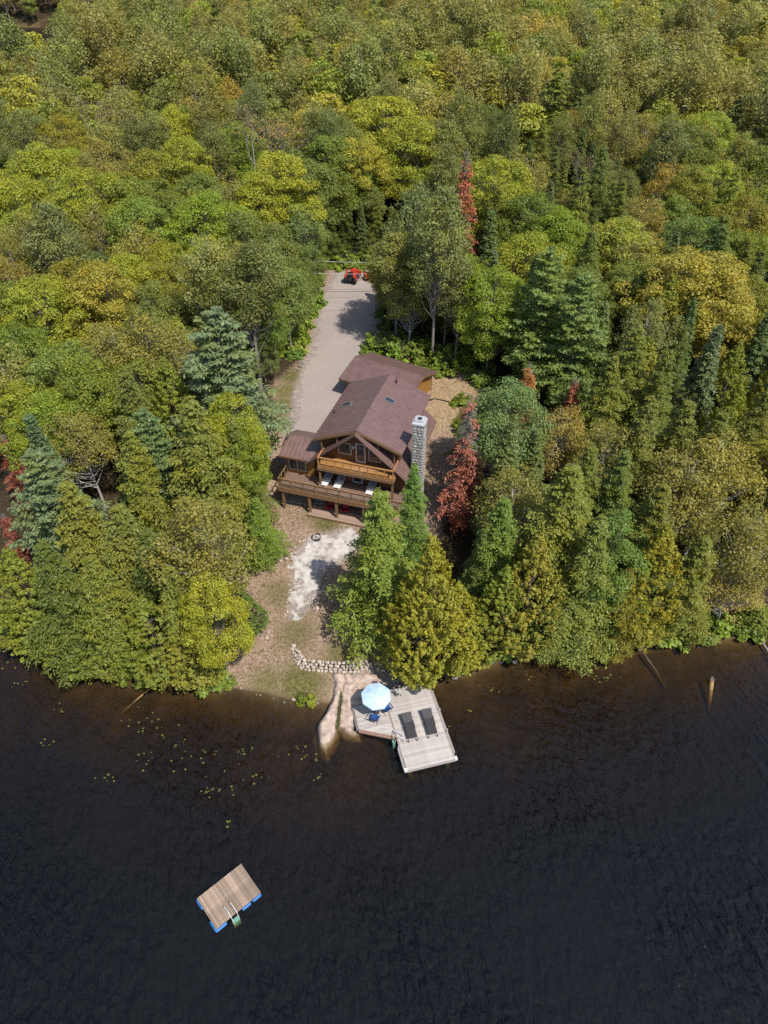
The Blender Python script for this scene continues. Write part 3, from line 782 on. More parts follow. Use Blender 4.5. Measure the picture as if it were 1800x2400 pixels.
sdk = thing('side_dock', 'small five-sided plank dock under the umbrella beside the rock', 'dock', (-2.3, 30.9, 0), 0)
SP = [(-2.28, 30.95), (-1.84, 29.02), (.86, 28.42), (1.02, 28.62), (.12, 32.0), (-.6, 31.7), (-1.4, 31.1)]
ct, st_ = math.cos(DT), math.sin(DT)
def rowclip(poly, yl):
    """x range of the dock-aligned row at height yl"""
    xs = []
    P2 = [(x * ct + y * st_, -x * st_ + y * ct) for x, y in poly]
    for i in range(len(P2)):
        (x1, y1), (x2, y2) = P2[i], P2[(i + 1) % len(P2)]
        if (y1 - yl) * (y2 - yl) < 0: xs.append(x1 + (x2 - x1) * (yl - y1) / (y2 - y1))
    return (min(xs), max(xs)) if len(xs) >= 2 else None
yl = 27.2
while yl < 32.5:
    r0, r1 = rowclip(SP, yl + .001), rowclip(SP, yl + .135)
    if r0 and r1:
        pts = [(r0[0], yl), (r0[1], yl), (r1[1], yl + .135), (r1[0], yl + .135)]
        MB().prism([(x * ct - y * st_ + 2.3, x * st_ + y * ct - 30.9, .535) for x, y in pts], (0, 0, .045)).build('plank', M['dock'], sdk)
    yl += .1435
for i, (a, b) in enumerate(((0, 1), (1, 2))):
    A, B = Vector(SP[a]), Vector(SP[b]); dn = (B - A).normalized(); nrm = Vector((dn.y, -dn.x))
    for k, (o_, z_) in enumerate(((.04, .52), (.13, .42))):
        A2 = A + nrm * -o_ * (-1 if i == 0 else -1); B2 = B + nrm * o_
        MB().bar((A2.x + 2.3, A2.y - 30.9, z_), (B2.x + 2.3, B2.y - 30.9, z_), .08, .16).build('edge_board', (M['dockside'], M['dockred'])[i], sdk)
for (x, y) in ((-1.7, 29.2), (.5, 28.8), (-1.9, 30.6), (0, 31)): MB().box((x + 2.3, y - 30.9, 0), (.2, .2, 1.04)).build('post', M['dockside'], sdk)

for i, (hx_, hy_, fx_, fy_, lb) in enumerate(((1.64, 30.05, 2.12, 27.94, 'black sling lounger on the long dock, nearer the umbrella'), (3.15, 30.39, 3.59, 28.26, 'black sling lounger on the long dock, nearer the open water on the right'))):
    an = math.atan2(hy_ - fy_, hx_ - fx_) - math.pi / 2
    chaise('dock_lounger', lb, ((hx_ + fx_) / 2, (hy_ + fy_) / 2 - .05, .625), an, M['dark'], (M['black_sling'], M['black_sling']), 2.0, .66, 32, 'black loungers on the dock')

# umbrella
um = thing('parasol', 'pale blue eight-sided parasol standing on the side dock', 'umbrella', (-.58, 30.45, .58), R(10))
MB().tube([(0, 0, 0), (0, 0, 2.3)], .025, 8).build('pole', M['pale_metal'], um)
MB().tube([(0, 0, 0), (0, 0, .06), (0, 0, .1)], [.24, .24, .05], 12).build('base', M['dark'], um)
cn = MB(); UR = 1.12
tilt = Matrix.Rotation(R(7), 3, 'X')
rim = [tilt @ Vector((math.cos(2 * math.pi * (k + .5) / 8) * UR, math.sin(2 * math.pi * (k + .5) / 8) * UR, -.34)) + Vector((0, 0, 2.35)) for k in range(8)]
mid_ = [tilt @ Vector((math.cos(2 * math.pi * (k + .5) / 8) * UR * .5, math.sin(2 * math.pi * (k + .5) / 8) * UR * .5, -.13)) + Vector((0, 0, 2.35)) for k in range(8)]
top = Vector((0, 0, 2.36))
can = None
for k in range(8):
    j = (k + 1) % 8
    p = MB().poly([top, mid_[k], mid_[j]]).poly([mid_[k], rim[k], rim[j], mid_[j]]).poly([rim[k], rim[k] - Vector((0, 0, .12)), rim[j] - Vector((0, 0, .12)), rim[j]])
    p.build('canopy_panel', M['canopy'], um)
    MB().tube([top - Vector((0, 0, .03)), mid_[k] - Vector((0, 0, .02)), rim[k] - Vector((0, 0, .02))], .012, 4).build('rib', M['white'], um)
MB().tube([(0, 0, 2.33), (0, 0, 2.45)], [.04, .015], 8).build('finial', M['white'], um)
def camp_chair(label, loc, rz):
    t = thing('folding_chair', label, 'chair', loc, rz, 'blue folding chairs under the parasol')
    MB().poly([(-.27, -.25, .42), (.27, -.25, .42), (.25, .25, .36), (-.25, .25, .36)]).poly([(-.25, .25, .355), (.25, .25, .355), (.27, -.25, .415), (-.27, -.25, .415)]).build('seat', M['bluecloth'], t)
    MB().prism([(-.27, .25, .38), (.27, .25, .38), (.3, .45, .95), (-.3, .45, .95)], (0, .02, .005)).build('backrest', M['bluecloth'], t)
    for x in (-1, 1):
        MB().box((x * .33, 0, .62), (.07, .55, .02)).build('armrest', M['bluecloth'], t)
        MB().tube([(x * .3, -.28, 0), (x * .3, .28, .42), (x * .3, .44, .95)], .014, 5).build('leg', M['dark'], t)
        MB().tube([(x * .3, .28, 0), (x * .3, -.28, .62)], .014, 5).build('leg', M['dark'], t)
    return t
camp_chair('blue folding chair in front of the parasol, nearer the camera', (-.68, 29.75, .58), R(150))
camp_chair('blue folding chair to the right of the parasol beside the long dock', (.2, 30.55, .58), R(215))

# ---------------------------------------------------------------- swim raft
RT = R(40.9)
raft = thing('swim_raft', 'brown plank swim raft with blue floats on the open water', 'raft', (-11.52, 17.4, 0), RT)
RL, RW = 3.18, 2.28           # along x, towards -y
pl = MB().box((0, 0, 0), (RW, .123, .04)).mesh('plank'); pl.materials.append(M['raftwood'])
n = 25
for k in range(n):
    o = link('plank', pl, raft); o.location = ((k + .5) * RL / n, -RW / 2, .36); o.rotation_euler = (0, random.uniform(-.01, .01), math.pi / 2 + random.uniform(-.004, .004))
MB().box((RL / 2, -.06, .27), (RL, .06, .14)).box((RL / 2, -RW + .06, .27), (RL, .06, .14)).box((.06, -RW / 2, .265), (.06, RW - .2, .14)).box((RL - .06, -RW / 2, .265), (.06, RW - .2, .14)).build('frame', M['dockside'], raft)
for (x, y, l, r) in ((.42, .0, .95, 0), (1.62, .0, .9, 0), (2.65, .0, .8, 0), (.32, -RW, .78, 0), (2.1, -RW, .62, 0), (2.85, -RW, .62, 0), (.0, -.32, .7, 1), (.0, -RW + .35, .72, 1)):
    f = MB()
    if r: f.tube([(x, y - l / 2, .1), (x, y - l / 2 + .08, .1), (x, y + l / 2 - .08, .1), (x, y + l / 2, .1)], [.07, .105, .105, .07], 10)
    else: f.tube([(x - l / 2, y, .1), (x - l / 2 + .08, y, .1), (x + l / 2 - .08, y, .1), (x + l / 2, y, .1)], [.07, .105, .105, .07], 10)
    f.build('float', M['blue'], raft)
rl_ = thing('raft_ladder', 'white swim ladder with green steps on the raft edge', 'ladder', tuple(Vector((-11.52, 17.4, 0)) + Matrix.Rotation(RT, 3, 'Z') @ Vector((1.2, -RW, 0))), RT)
for x in (-.2, .2): MB().tube([(x, .62, .4), (x, .58, .78), (x, .2, .86), (x, -.2, .82), (x, -.3, .3), (x, -.3, -.7)], .026, 6).build('rail', M['white'], rl_)
for z in (.12, -.15, -.42): MB().box((0, -.31, z), (.4, .12, .05)).build('step', M['green'], rl_)
MB().box((0, -.26, .3), (.42, .2, .04)).build('step', M['green'], rl_)

# ---------------------------------------------------------------- granite at the water, retaining wall, boulders
def rockpatch(name, poly, step, label, lift, tip, edge, mat, rough=.25, seed=0):
    xs = [p[0] for p in poly]; ys = [p[1] for p in poly]
    X, Y = np.meshgrid(np.arange(min(xs) - .3, max(xs) + .3, step), np.arange(min(ys) - .3, max(ys) + .3, step))
    jx = (vnoise(X, Y, .5, seed + 20) - .5) * .2; jy = (vnoise(X, Y, .5, seed + 21) - .5) * .2
    d = polydist(X + jx, Y + jy, poly)
    base = np.interp(Y, [min(ys), max(ys)], [tip, lift])
    dome = np.sqrt(np.clip(d / edge, 0, 1))
    Z = base - .9 + .9 * dome + (vnoise(X, Y, .8, seed + 22) - .5) * rough + (vnoise(X, Y, .28, seed + 23) - .5) * rough * .6
    Z = np.where(d < 0, np.minimum(Z, base - .9 + d), Z)
    m = (d > -.35)[:-1, :-1]
    me, _ = grid_mesh(name, X, Y, Z, m); me.materials.append(mat)
    return tag(link(name, me), label, 'rock', 'granite rocks at the water')
TONGUE = [(-4.25, 33.9), (-4.0, 33.1), (-4.05, 32), (-4.35, 30.9), (-4.95, 29.94), (-5.05, 29.02), (-4.9, 28.2), (-4.2, 27.4), (-3.85, 28.0), (-3.5, 29.3), (-3.3, 30.55), (-3.25, 31.53), (-3.0, 32.28), (-2.75, 33.0), (-2.96, 33.9)]
SLAB = [(-3.4, 34.0), (-3.3, 32.9), (-3.45, 32.2), (-3.55, 31.5), (-3.6, 30.55), (-3.7, 29.5), (-2.9, 28.9), (-1.7, 28.75), (-1.9, 30.9), (-1.0, 31.4), (.1, 32.4), (.2, 33.3), (-.5, 34.1), (-1.73, 33.95)]
rockpatch('granite_outcrop', TONGUE, .12, 'long pink granite tongue running into the water', 1.15, .04, .42, M['granite'], .34, 1)
rockpatch('granite_slab', SLAB, .12, 'flat pink granite slab between the rock tongue and the side dock', 1.0, -.08, .35, M['granite'], .36, 5)
g_ = np.random.default_rng(9)
cr_ = np.array([(-3.3, 32.1), (-3.25, 31.4), (-3.35, 30.7), (-3.4, 30.0), (-3.5, 29.4)])
n_ = 420; t_ = g_.uniform(0, 4, n_); i_ = np.minimum(t_.astype(int), 3); f_ = (t_ - i_)[:, None]
P_ = cr_[i_] * (1 - f_) + cr_[i_ + 1] * f_ + g_.normal(0, .045, (n_, 2))
CRACK = (P_[:, 0], P_[:, 1], np.interp(P_[:, 1], [29.3, 32.2], [.1, .72]))
wall_pts = [(-7.46, 36.6), (-7.26, 35.6), (-6.92, 34.75), (-6.4, 34.22), (-5.78, 34.12), (-5.03, 34.06), (-4.1, 33.97), (-3.35, 33.93), (-2.43, 33.95), (-1.6, 34.2), (-.96, 34.5)]
rw = thing('retaining_wall', 'low curved dry-stone retaining wall of pale field stones in the yard', 'wall', (wall_pts[4][0], wall_pts[4][1], gz(*wall_pts[4])))
ws = stones(M['stone'], 7, 80)
seg = np.array(wall_pts); sl = np.r_[0, np.cumsum(np.hypot(*np.diff(seg, axis=0).T))]
for course in range(4):
    s = rg.uniform(0, .2) + (.0, 0, .7, 1.2)[course]
    while s < sl[-1] - (0, 0, .2, .7)[course]:
        wd = rg.choice((.22, .3, .36, .44, .56)) * rg.uniform(.9, 1.15)
        x = np.interp(s + wd / 2, sl, seg[:, 0]); y = np.interp(s + wd / 2, sl, seg[:, 1])
        x2 = np.interp(s + wd / 2 + .1, sl, seg[:, 0]); y2 = np.interp(s + wd / 2 + .1, sl, seg[:, 1])
        o = link('stone', rg.choice(ws), rw)
        an = math.atan2(y2 - y, x2 - x)
        back = course * .13 + rg.uniform(-.03, .03)
        nx, ny = -math.sin(an), math.cos(an)
        gzz = max(.75, gz(x, y)) - .05
        o.location = (x + nx * back - rw.location.x, y + ny * back - rw.location.y, gzz + course * .2 + .08 + rg.uniform(-.06, .06) - rw.location.z)
        o.rotation_euler = (rg.uniform(-.2, .2), rg.uniform(-.2, .2), an + rg.uniform(-.5, .5))
        o.scale = (wd * 1.12, rg.uniform(.36, .52), rg.uniform(.24, .4))
        s += wd * .95
bs = stones(M['greyrock'], 5, 120); bs2 = stones(M['granite'], 4, 140)
def boulder(x, y, s, label, grp, pink=False, sink=.3):
    o = tag(link('boulder', rg.choice(bs2 if pink else bs)), label, 'boulder', grp)
    o.location = (x, y, max(gz(x, y), -.15) + s * (.5 - sink)); o.scale = (s * rg.uniform(.9, 1.4), s * rg.uniform(.8, 1.1), s * rg.uniform(.5, .75)); o.rotation_euler = (0, 0, rg.uniform(0, 6))
    return o
ORDW = ['first', 'second', 'third', 'fourth', 'fifth', 'sixth', 'seventh', 'eighth', 'ninth', 'tenth', 'eleventh', 'twelfth', 'thirteenth', 'fourteenth', 'fifteenth', 'sixteenth', 'seventeenth', 'eighteenth', 'nineteenth', 'twentieth', 'twenty-first', 'twenty-second', 'twenty-third', 'twenty-fourth', 'twenty-fifth', 'twenty-sixth', 'twenty-seventh', 'twenty-eighth', 'twenty-ninth', 'thirtieth']
def row(items, what, grp, pink=.0):
    for k, (x, y, s) in enumerate(sorted(items)):
        boulder(x, y, s, '%s, %s from the left' % (what, ORDW[k]), grp, rg.random() < pink)
def along(x0, n, dx, lo, hi, s0, s1):
    r = []
    for i in range(n):
        x = x0 + i * dx + rg.uniform(-.45, .45) * dx
        r.append((x, float(shore_y(x)) + rg.uniform(lo, hi), s0 + (s1 - s0) * rg.random() ** 2))
    return r
row(along(-12.6, 18, .44, -.35, .3, .16, .6), 'small rock in the row along the water edge below the lawn', 'rocks along the lawn shore', .3)
row(along(4.2, 16, .62, -.5, .1, .25, .85), 'grey rock in the row along the shore right of the dock', 'rocks along the right shore')
row([(-9.9, 38.2, .45), (-9.5, 37.7, .4), (-10.1, 37.5, .35), (-9.6, 37.2, .5), (-9.2, 37.4, .3)], 'pale stone in the small cluster on the dry lawn', 'stones on the dry lawn', .7)
row([(-.2, 35.2, .3), (.25, 34.6, .35), (.6, 34.1, .4), (.0, 34.5, .25), (.9, 33.7, .35), (.5, 33.5, .25), (1.3, 33.3, .3), (-.5, 34.9, .2), (1.6, 33.6, .4), (1.0, 34.4, .3)], 'dark stone in the rubble between wall and dock', 'rubble above the dock')
row([(-9.7, 73.3, .7), (-9.9, 72.6, .5), (-9.5, 74.0, .55)], 'boulder at the left edge of the gravel drive', 'boulders by the drive')
row([(-7.9, 45.3, .5), (-8.2, 44.9, .6), (-8.0, 46.0, .4), (-8.6, 44.7, .5), (-7.6, 46.6, .4), (-9.1, 44.5, .5)], 'brown stone in the row along the sandy path', 'stones along the sandy path', .9)
# sparse dry grass on the lawn, loose pebbles on path and rubble
def scatter(name, label, cat, n, poly, mat, fn, seed, reject=()):
    g = np.random.default_rng(seed)
    xs = [p[0] for p in poly]; ys = [p[1] for p in poly]
    X = g.uniform(min(xs), max(xs), n); Y = g.uniform(min(ys), max(ys), n)
    k = inpoly(X, Y, poly)
    for r_ in reject: k &= ~inpoly(X, Y, r_)
    k &= (Y > shore_y(X) + .1) & (vnoise(X, Y, 1.6, seed) > .35)
    X, Y = X[k], Y[k]; Z = ground(X, Y)
    V, Q = fn(g, X, Y, Z)
    me = np_mesh(name, V, Q); me.materials.append(mat)
    return tag(kind(link(name, me), 'stuff'), label, cat)
def blades(g, X, Y, Z):
    n = len(X); a = g.uniform(0, 6.28, n); h = g.uniform(.05, .16, n); w = g.uniform(.02, .05, n)
    dx, dy = np.cos(a), np.sin(a); lx, ly = g.normal(0, .07, n), g.normal(0, .07, n)
    V = np.stack([np.stack([X - dx * w, Y - dy * w, Z - .02], -1), np.stack([X + dx * w, Y + dy * w, Z - .02], -1), np.stack([X + lx + dx * w * .3, Y + ly + dy * w * .3, Z + h], -1), np.stack([X + lx - dx * w * .3, Y + ly - dy * w * .3, Z + h], -1)], 1).reshape(-1, 3)
    return V, np.arange(n * 4).reshape(-1, 4)
def pebbles(g, X, Y, Z):
    n = len(X); s = g.uniform(.03, .1, n)[:, None]
    base = np.array([[-1, -1, -.3], [1, -1, -.3], [1, 1, -.3], [-1, 1, -.3], [-.6, -.6, .6], [.6, -.6, .6], [.6, .6, .6], [-.6, .6, .6]])
    V = (np.stack([X, Y, Z], -1)[:, None, :] + base[None] * g.uniform(.6, 1.3, (n, 8, 1)) * s[:, None, :]).reshape(-1, 3)
    F = np.array([[4, 5, 6, 7], [0, 1, 5, 4], [1, 2, 6, 5], [2, 3, 7, 6], [3, 0, 4, 7]])
    return V, (np.arange(n)[:, None, None] * 8 + F[None]).reshape(-1, 4)
scatter('dry_grass', 'short dry straw-coloured grass scattered over the lawn', 'grass', 26000, CLEAR, pm('dry_grass_blade', (.20, .15, .06), (.42, .32, .17), 9, .9), blades, 41, (DRIVE, SAND))
scatter('green_grass', 'short green grass scattered over the lawn', 'grass', 16000, [p for p in CLEAR if p[1] < 56] , pm('green_grass_blade', (.10, .115, .03), (.2, .2, .06), 9, .9), blades, 43, (DRIVE, SAND))
V_, Q_ = blades(np.random.default_rng(12), *CRACK)
me = np_mesh('crack_grass', V_, Q_); me.materials.append(pm('crack_grass_blade', (.09, .11, .025), (.17, .19, .05), 9, .9))
tag(kind(link('crack_grass', me), 'stuff'), 'green grass growing in the crack of the granite by the water', 'grass')
scatter('path_pebbles', 'loose pale pebbles on and around the white sandy path', 'pebbles', 700, [(x + (.5 if x > -6 else -.6), y) for x, y in SAND], M['stone'], pebbles, 44)
scatter('rubble_pebbles', 'loose small stones between the wall and the dock', 'pebbles', 900, [(-1.8, 35.2), (-.4, 36.4), (1.2, 34.6), (3.2, 33.4), (.4, 32.6), (-.6, 33.4)], M['greyrock'], pebbles, 45)
# fire ring on the sandy path
fr_ = thing('fire_ring', 'small dark metal fire ring at the top of the white sandy path', 'fire ring', (-6.1, 47.0, gz(-6.1, 47) + .04))
for k in range(10):
    a0, a1 = 2 * math.pi * k / 10, 2 * math.pi * (k + 1) / 10
    MB().bar((math.cos(a0) * .42, math.sin(a0) * .42, .1), (math.cos(a1) * .42, math.sin(a1) * .42, .1), .05, .22).build('ring_segment', M['dark'] if k % 3 else M['greywood'], fr_)
MB().box((.1, 0, .05), (.5, .08, .07), .4).box((0, .08, .11), (.5, .08, .07), -.7).build('charred_logs', M['greywood'], fr_)

# logs in the water
def log(name, label, pts, r0, r1, mat):
    return tag(MB().tube(pts, list(np.linspace(r0, r1, len(pts))), 9).build(name, mat, smooth=True), label, 'log')
t = thing('stump_log', 'broken stump of a sunken log rising from the water at right', 'log', (25.75, 33.5, 0))
MB().tube([(.05, 0, .3), (-.02, -.25, .05), (-.25, -1.1, -.5), (-.5, -2.0, -1.3)], [.15, .17, .14, .1], 9).build('log', M['sunklog'], t, True)
for k in range(5):
    an = k * 1.3
    MB().tube([(.05 + math.cos(an) * .1, math.sin(an) * .1, .3), (.08 + math.cos(an) * .13, math.sin(an) * .13 + .05, .5 + .1 * (k % 3))], [.06, .015], 5).build('splinter', M['greywood'], t)
log('sunken_log', 'thin orange sunken log slanting out from the left shore', [(-18.3, 32.9, .12), (-19.2, 31.9, -.05), (-20.2, 30.9, -.4)], .06, .03, M['sunklog'])
log('sunken_log', 'dark sunken log leading from the shore on the right', [(21.2, 36.3, .1), (21.9, 34.9, -.25), (22.4, 33.5, -.7)], .13, .08, M['bark_brown'])
log('fallen_log', 'grey fallen log slanting into the water at the right edge', [(31.0, 38.6, .4), (31.6, 36.9, -.05), (31.8, 35.6, -.4)], .14, .07, M['bark_grey'])
log('fallen_log', 'pinkish log lying along the shore on the right under the birch', [(20.8, 36.6, .35), (22.6, 37.3, .4), (24, 37.5, .3)], .22, .14, M['granite'])

# lily pads
rg2 = np.random.default_rng(5)
cl_px = [(-24.7, 28.3, .5), (-25.0, 31.0, .8), (-19.0, 30.3, 1.3), (-17.4, 27.1, 1.0), (-19.3, 25.4, .7), (-14.7, 27.7, 1.1), (-13.1, 26.5, 1.6), (-12.4, 24.7, .9), (-11.0, 24.5, .9), (-9.4, 25.5, .8), (-10.2, 27.6, 1.0), (-6.4, 27.4, 1.2), (-4.9, 27.0, .9), (-4.6, 25.6, .5), (-10.6, 22.4, .4), (-17.0, 29.4, 1.2), (-30.3, 35.5, .8), (-28.5, 33.5, .7),
         (16.6, 33.8, 1.2), (18.2, 34.0, .7), (8.4, 32.6, .8), (11.5, 34.2, .6), (4.9, 29.6, .2), (6.5, 31.0, .3)]
pv, pf = [], []
for (cx, cy, sp) in cl_px:
    for _ in range(int(6 * sp) + 2):
        x = cx + rg2.normal() * sp * .55; y = cy + rg2.normal() * sp * .4; r = rg2.uniform(.03, .085)
        if y > float(shore_y(x)) - .3: continue
        n0 = len(pv); z = rg2.uniform(.008, .02); a0 = rg2.uniform(0, 6)
        for k in range(8):
            t_ = a0 + k * .8; pv.append((x + math.cos(t_) * r, y + math.sin(t_) * r, z + rg2.uniform(0, .006)))
        pf.append(tuple(range(n0, n0 + 8)))
me = bpy.data.meshes.new('lily_pads'); me.from_pydata(pv, [], pf); me.materials.append(M['pad'])
o = kind(link('lily_pads', me), 'stuff'); tag(o, 'scattered yellow-green lily pads floating on the shallow water', 'lily pads')

# ---------------------------------------------------------------- red tractor and trailer at the end of the drive, wires across it
zt = gz(-4.4, 94.6) + .04
t = thing('tractor', 'red compact tractor parked at the far end of the gravel drive', 'tractor', (-4.4, 94.6, zt), R(75))
MB().box((.95, 0, .95), (1.2, .62, .55)).box((.95, 0, 1.24), (1.1, .5, .1)).build('hood', M['red'], t)
MB().box((-.2, 0, .62), (1.5, .45, .35)).build('chassis', M['dark'], t)
for s in (-1, 1):
    wl = MB().wheel((-.45, s * .62, .62), (0, 1, 0), .62, .34).build('rear_wheel', M['tyre'], t); MB().wheel((-.45, s * .68, .62), (0, 1, 0), .32, .3).build('rim', M['red'], wl)
    wl = MB().wheel((1.25, s * .55, .38), (0, 1, 0), .38, .24).build('front_wheel', M['tyre'], t); MB().wheel((1.25, s * .6, .38), (0, 1, 0), .2, .2).build('rim', M['red'], wl)
    MB().tube([(-1.05, s * .62, 1.0), (-.8, s * .62, 1.3), (-.3, s * .62, 1.36), (.1, s * .62, 1.15)], .17, 6).build('fender', M['red'], t)
    MB().bar((.3, s * .5, .9), (1.9, s * .5, .75), .09, .16).build('loader_arm', M['red'], t)
MB().prism([(1.85, -.75, .25), (2.25, -.75, .25), (2.2, -.75, .32), (1.95, -.75, .85), (1.85, -.75, .85)], (0, 1.5, 0)).build('loader_bucket', M['red'], t)
MB().box((-.5, 0, 1.15), (.45, .45, .12)).box((-.72, 0, 1.4), (.1, .45, .45)).build('seat', M['dark'], t)
MB().tube([(.2, 0, 1.2), (-.05, 0, 1.5)], .03, 6).build('steering_column', M['dark'], t)
MB().tube([(-.95, -.5, .9), (-.95, -.5, 2.1), (-.95, .5, 2.1), (-.95, .5, .9)], .04, 6).build('roll_bar', M['red'], t)
zt = gz(-1.9, 95.4) + .04
t = thing('utility_trailer', 'small red trailer half hidden by trees right of the tractor', 'trailer', (-1.9, 95.4, zt), R(20))
MB().box((0, 0, .6), (1.7, 1.1, .08)).build('bed', M['red'], t)
for s in (-1, 1):
    MB().box((0, s * .53, .82), (1.7, .04, .36)).build('side_board', M['red'], t)
    wl = MB().wheel((0, s * .68, .34), (0, 1, 0), .34, .2).build('wheel', M['tyre'], t); MB().wheel((0, s * .71, .34), (0, 1, 0), .17, .18).build('rim', M['red'], wl)
for x in (-.83, .83): MB().box((x, 0, .82), (.04, 1.0, .36)).build('end_board', M['red'], t)
MB().bar((-.85, 0, .55), (-1.9, 0, .45), .07, .07).build('drawbar', M['dark'], t)
MB().box((.1, .1, .78), (.9, .6, .3), .3).build('load', M['bark_brown'], t)
for (y, z0, z1, lb) in ((90.0, 11.9, 11.5, 'uppermost pale overhead wire crossing the far end of the drive'), (88.0, 11.0, 11.0, 'middle pale overhead wire crossing the drive below the tractor'), (85.0, 9.9, 10.1, 'lowest dark overhead wire crossing the drive nearer the cottage')):
    pts = [(-14 + 22 * k / 12, y + .3 * k / 12, z0 + (z1 - z0) * k / 12 - .5 * (1 - ((k - 6) / 6) ** 2)) for k in range(13)]
    tag(MB().tube(pts, .028, 4).build('overhead_wire', M['wire'] if y > 86 else M['hose']), lb, 'wire', 'overhead wires')
    for s, p in ((-1, pts[0]), (1, pts[-1])):
        tag(MB().tube([(p[0] + s * .1, p[1], gz(p[0], p[1]) - .2), (p[0] + s * .1, p[1], p[2] + .5)], [.14, .11], 8).build('utility_pole', M['bark_grey']),
            'wooden pole in the trees %s of the drive carrying the %s wire' % ('left' if s < 0 else 'right', 'uppermost' if y > 89 else ('middle' if y > 86 else 'lowest')), 'pole')
# far cabin by the second lake
fc = thing('far_cabin', 'tiny pale cabin by the distant lake in the far forest', 'cabin', (-108, 352, gz(-108, 352)), R(20))
MB().box((0, 0, 1.6), (9, 6, 3.2)).build('wall', M['shelter'], fc)
MB().prism([(-5, -3.6, 3.1), (-5, 3.6, 3.1), (-5, 0, 5.4)], (10, 0, 0)).build('roof', M['pale_metal'], fc)

# ---------------------------------------------------------------- trees: leaf-sized faces spread along real limbs
def unit(v):
    return v / (np.linalg.norm(v, axis=-1, keepdims=True) + 1e-9)
class Leaves:
    def __init__(s, rng): s.P = []; s.N = []; s.T = []; s.L = []; s.W = []; s.C = []; s.g = rng
    def add(s, P, N, T, L, W, C=None):
        P = np.atleast_2d(P); n = len(P)
        s.P.append(P); s.N.append(np.broadcast_to(N, P.shape)); s.T.append(np.broadcast_to(T, P.shape))
        s.L.append(np.broadcast_to(L, (n,))); s.W.append(np.broadcast_to(W, (n,)))
        s.C.append(s.g.random(n) if C is None else np.broadcast_to(C, (n,)))
    def mesh(s, name, mat):
        P = np.concatenate(s.P); N = unit(np.concatenate(s.N)); T = np.concatenate(s.T)
        T = unit(T - N * np.sum(T * N, -1, keepdims=True)); B = np.cross(N, T)
        L = np.concatenate(s.L)[:, None]; Wd = np.concatenate(s.W)[:, None]
        V = np.stack([P - T * L * .5, P + B * Wd * .5 - T * L * .05, P + T * L * .5, P - B * Wd * .5 - T * L * .05], 1).reshape(-1, 3)
        Q = np.arange(len(V)).reshape(-1, 4)
        me = np_mesh(name, V, Q)
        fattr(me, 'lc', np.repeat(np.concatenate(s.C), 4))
        me.materials.append(mat)
        return me

def broadleaf(seed, H, Rw, z0, nclump, cr, nleaf, ls, lean=0.0, flat=.7, fill=.25, bark='bark_grey', tr=.17, airy=0.0, limbs=1.0, oval=1.0, far=False):
    """rounded deciduous tree -> (crown mesh, trunk mesh)"""
    g = np.random.default_rng(seed)
    lv = Leaves(g)
    cz = (z0 + H) / 2 * 1.04; rz = (H - z0) / 2 * .97
    # uneven outline: a few lobes
    lob = unit(g.normal(size=(7, 3))); la = g.uniform(-.38, .42, 7)
    C = []
    i = 0
    while len(C) < nclump and i < nclump * 6:
        i += 1
        d = unit(g.normal(size=3)); d[2] = d[2] * .95 + .12; d = unit(d)
        if d[2] < -.75: continue
        k = 1 + np.sum(la * np.clip(lob @ d, 0, 1) ** 3)
        r = k * (g.uniform(.72, .98) if g.random() > fill else g.uniform(.25, .75))
        w = Rw * (1 - .22 * max(0, d[2]) * oval)
        C.append(np.array([d[0] * w * r, d[1] * w * r, cz + d[2] * rz * min(r, 1.0)]))
    C = np.array(C)
    C[:, 0] += lean * (C[:, 2] / H) ** 2 * H
    tb = MB()
    bend = g.normal(size=2) * .02 * H
    def tp(t): return np.array([bend[0] * math.sin(t * 2.2) + lean * t * t * H, bend[1] * math.sin(t * 2.6), t * H])
    tb.tube([tp(t) for t in (-.02, .03, .2, .4, .6, .8, .95)], [tr * 1.5, tr, tr * .85, tr * .68, tr * .48, tr * .26, tr * .08], 7)
    for c in C:
        if g.random() < limbs:
            t = np.clip(c[2] / H - g.uniform(.12, .3), z0 / H * .75, .9)
            a = tp(t); m = (a + c) / 2 + np.array([*g.normal(size=2) * .05 * Rw, -.04 * H * g.random()])
            r0 = tr * (.42 - .28 * t) * g.uniform(.7, 1.1)
            tb.tube([a, m, c], [r0, r0 * .65, r0 * .2], 4, False)
        r = cr * g.uniform(.5, 1.4)
        n = int(nleaf * (r / cr) ** 2)
        d = unit(g.normal(size=(n, 3)) + np.array([0, 0, .35]))
        out = unit(c - np.array([lean * H * .4, 0, cz])) * .35
        d = unit(d + out)
        P = c + d * np.array([r, r, r * flat]) * g.uniform(.35 + .3 * (1 - airy), 1.12, (n, 1))
        N = unit(d * .9 + g.normal(size=(n, 3)) * .6 + np.array([0, 0, .45]))
        T = g.normal(size=(n, 3))
        L = ls * g.uniform(.7, 1.4, n)
        lv.add(P, N, T, L, L * g.uniform(.6, .9, n), np.clip(g.normal(.5 + g.normal() * .12, .22, n), 0, 1))
    return lv.mesh('crown', M['leaf_far' if far else 'leaf']), tb.mesh('trunk', True), bark

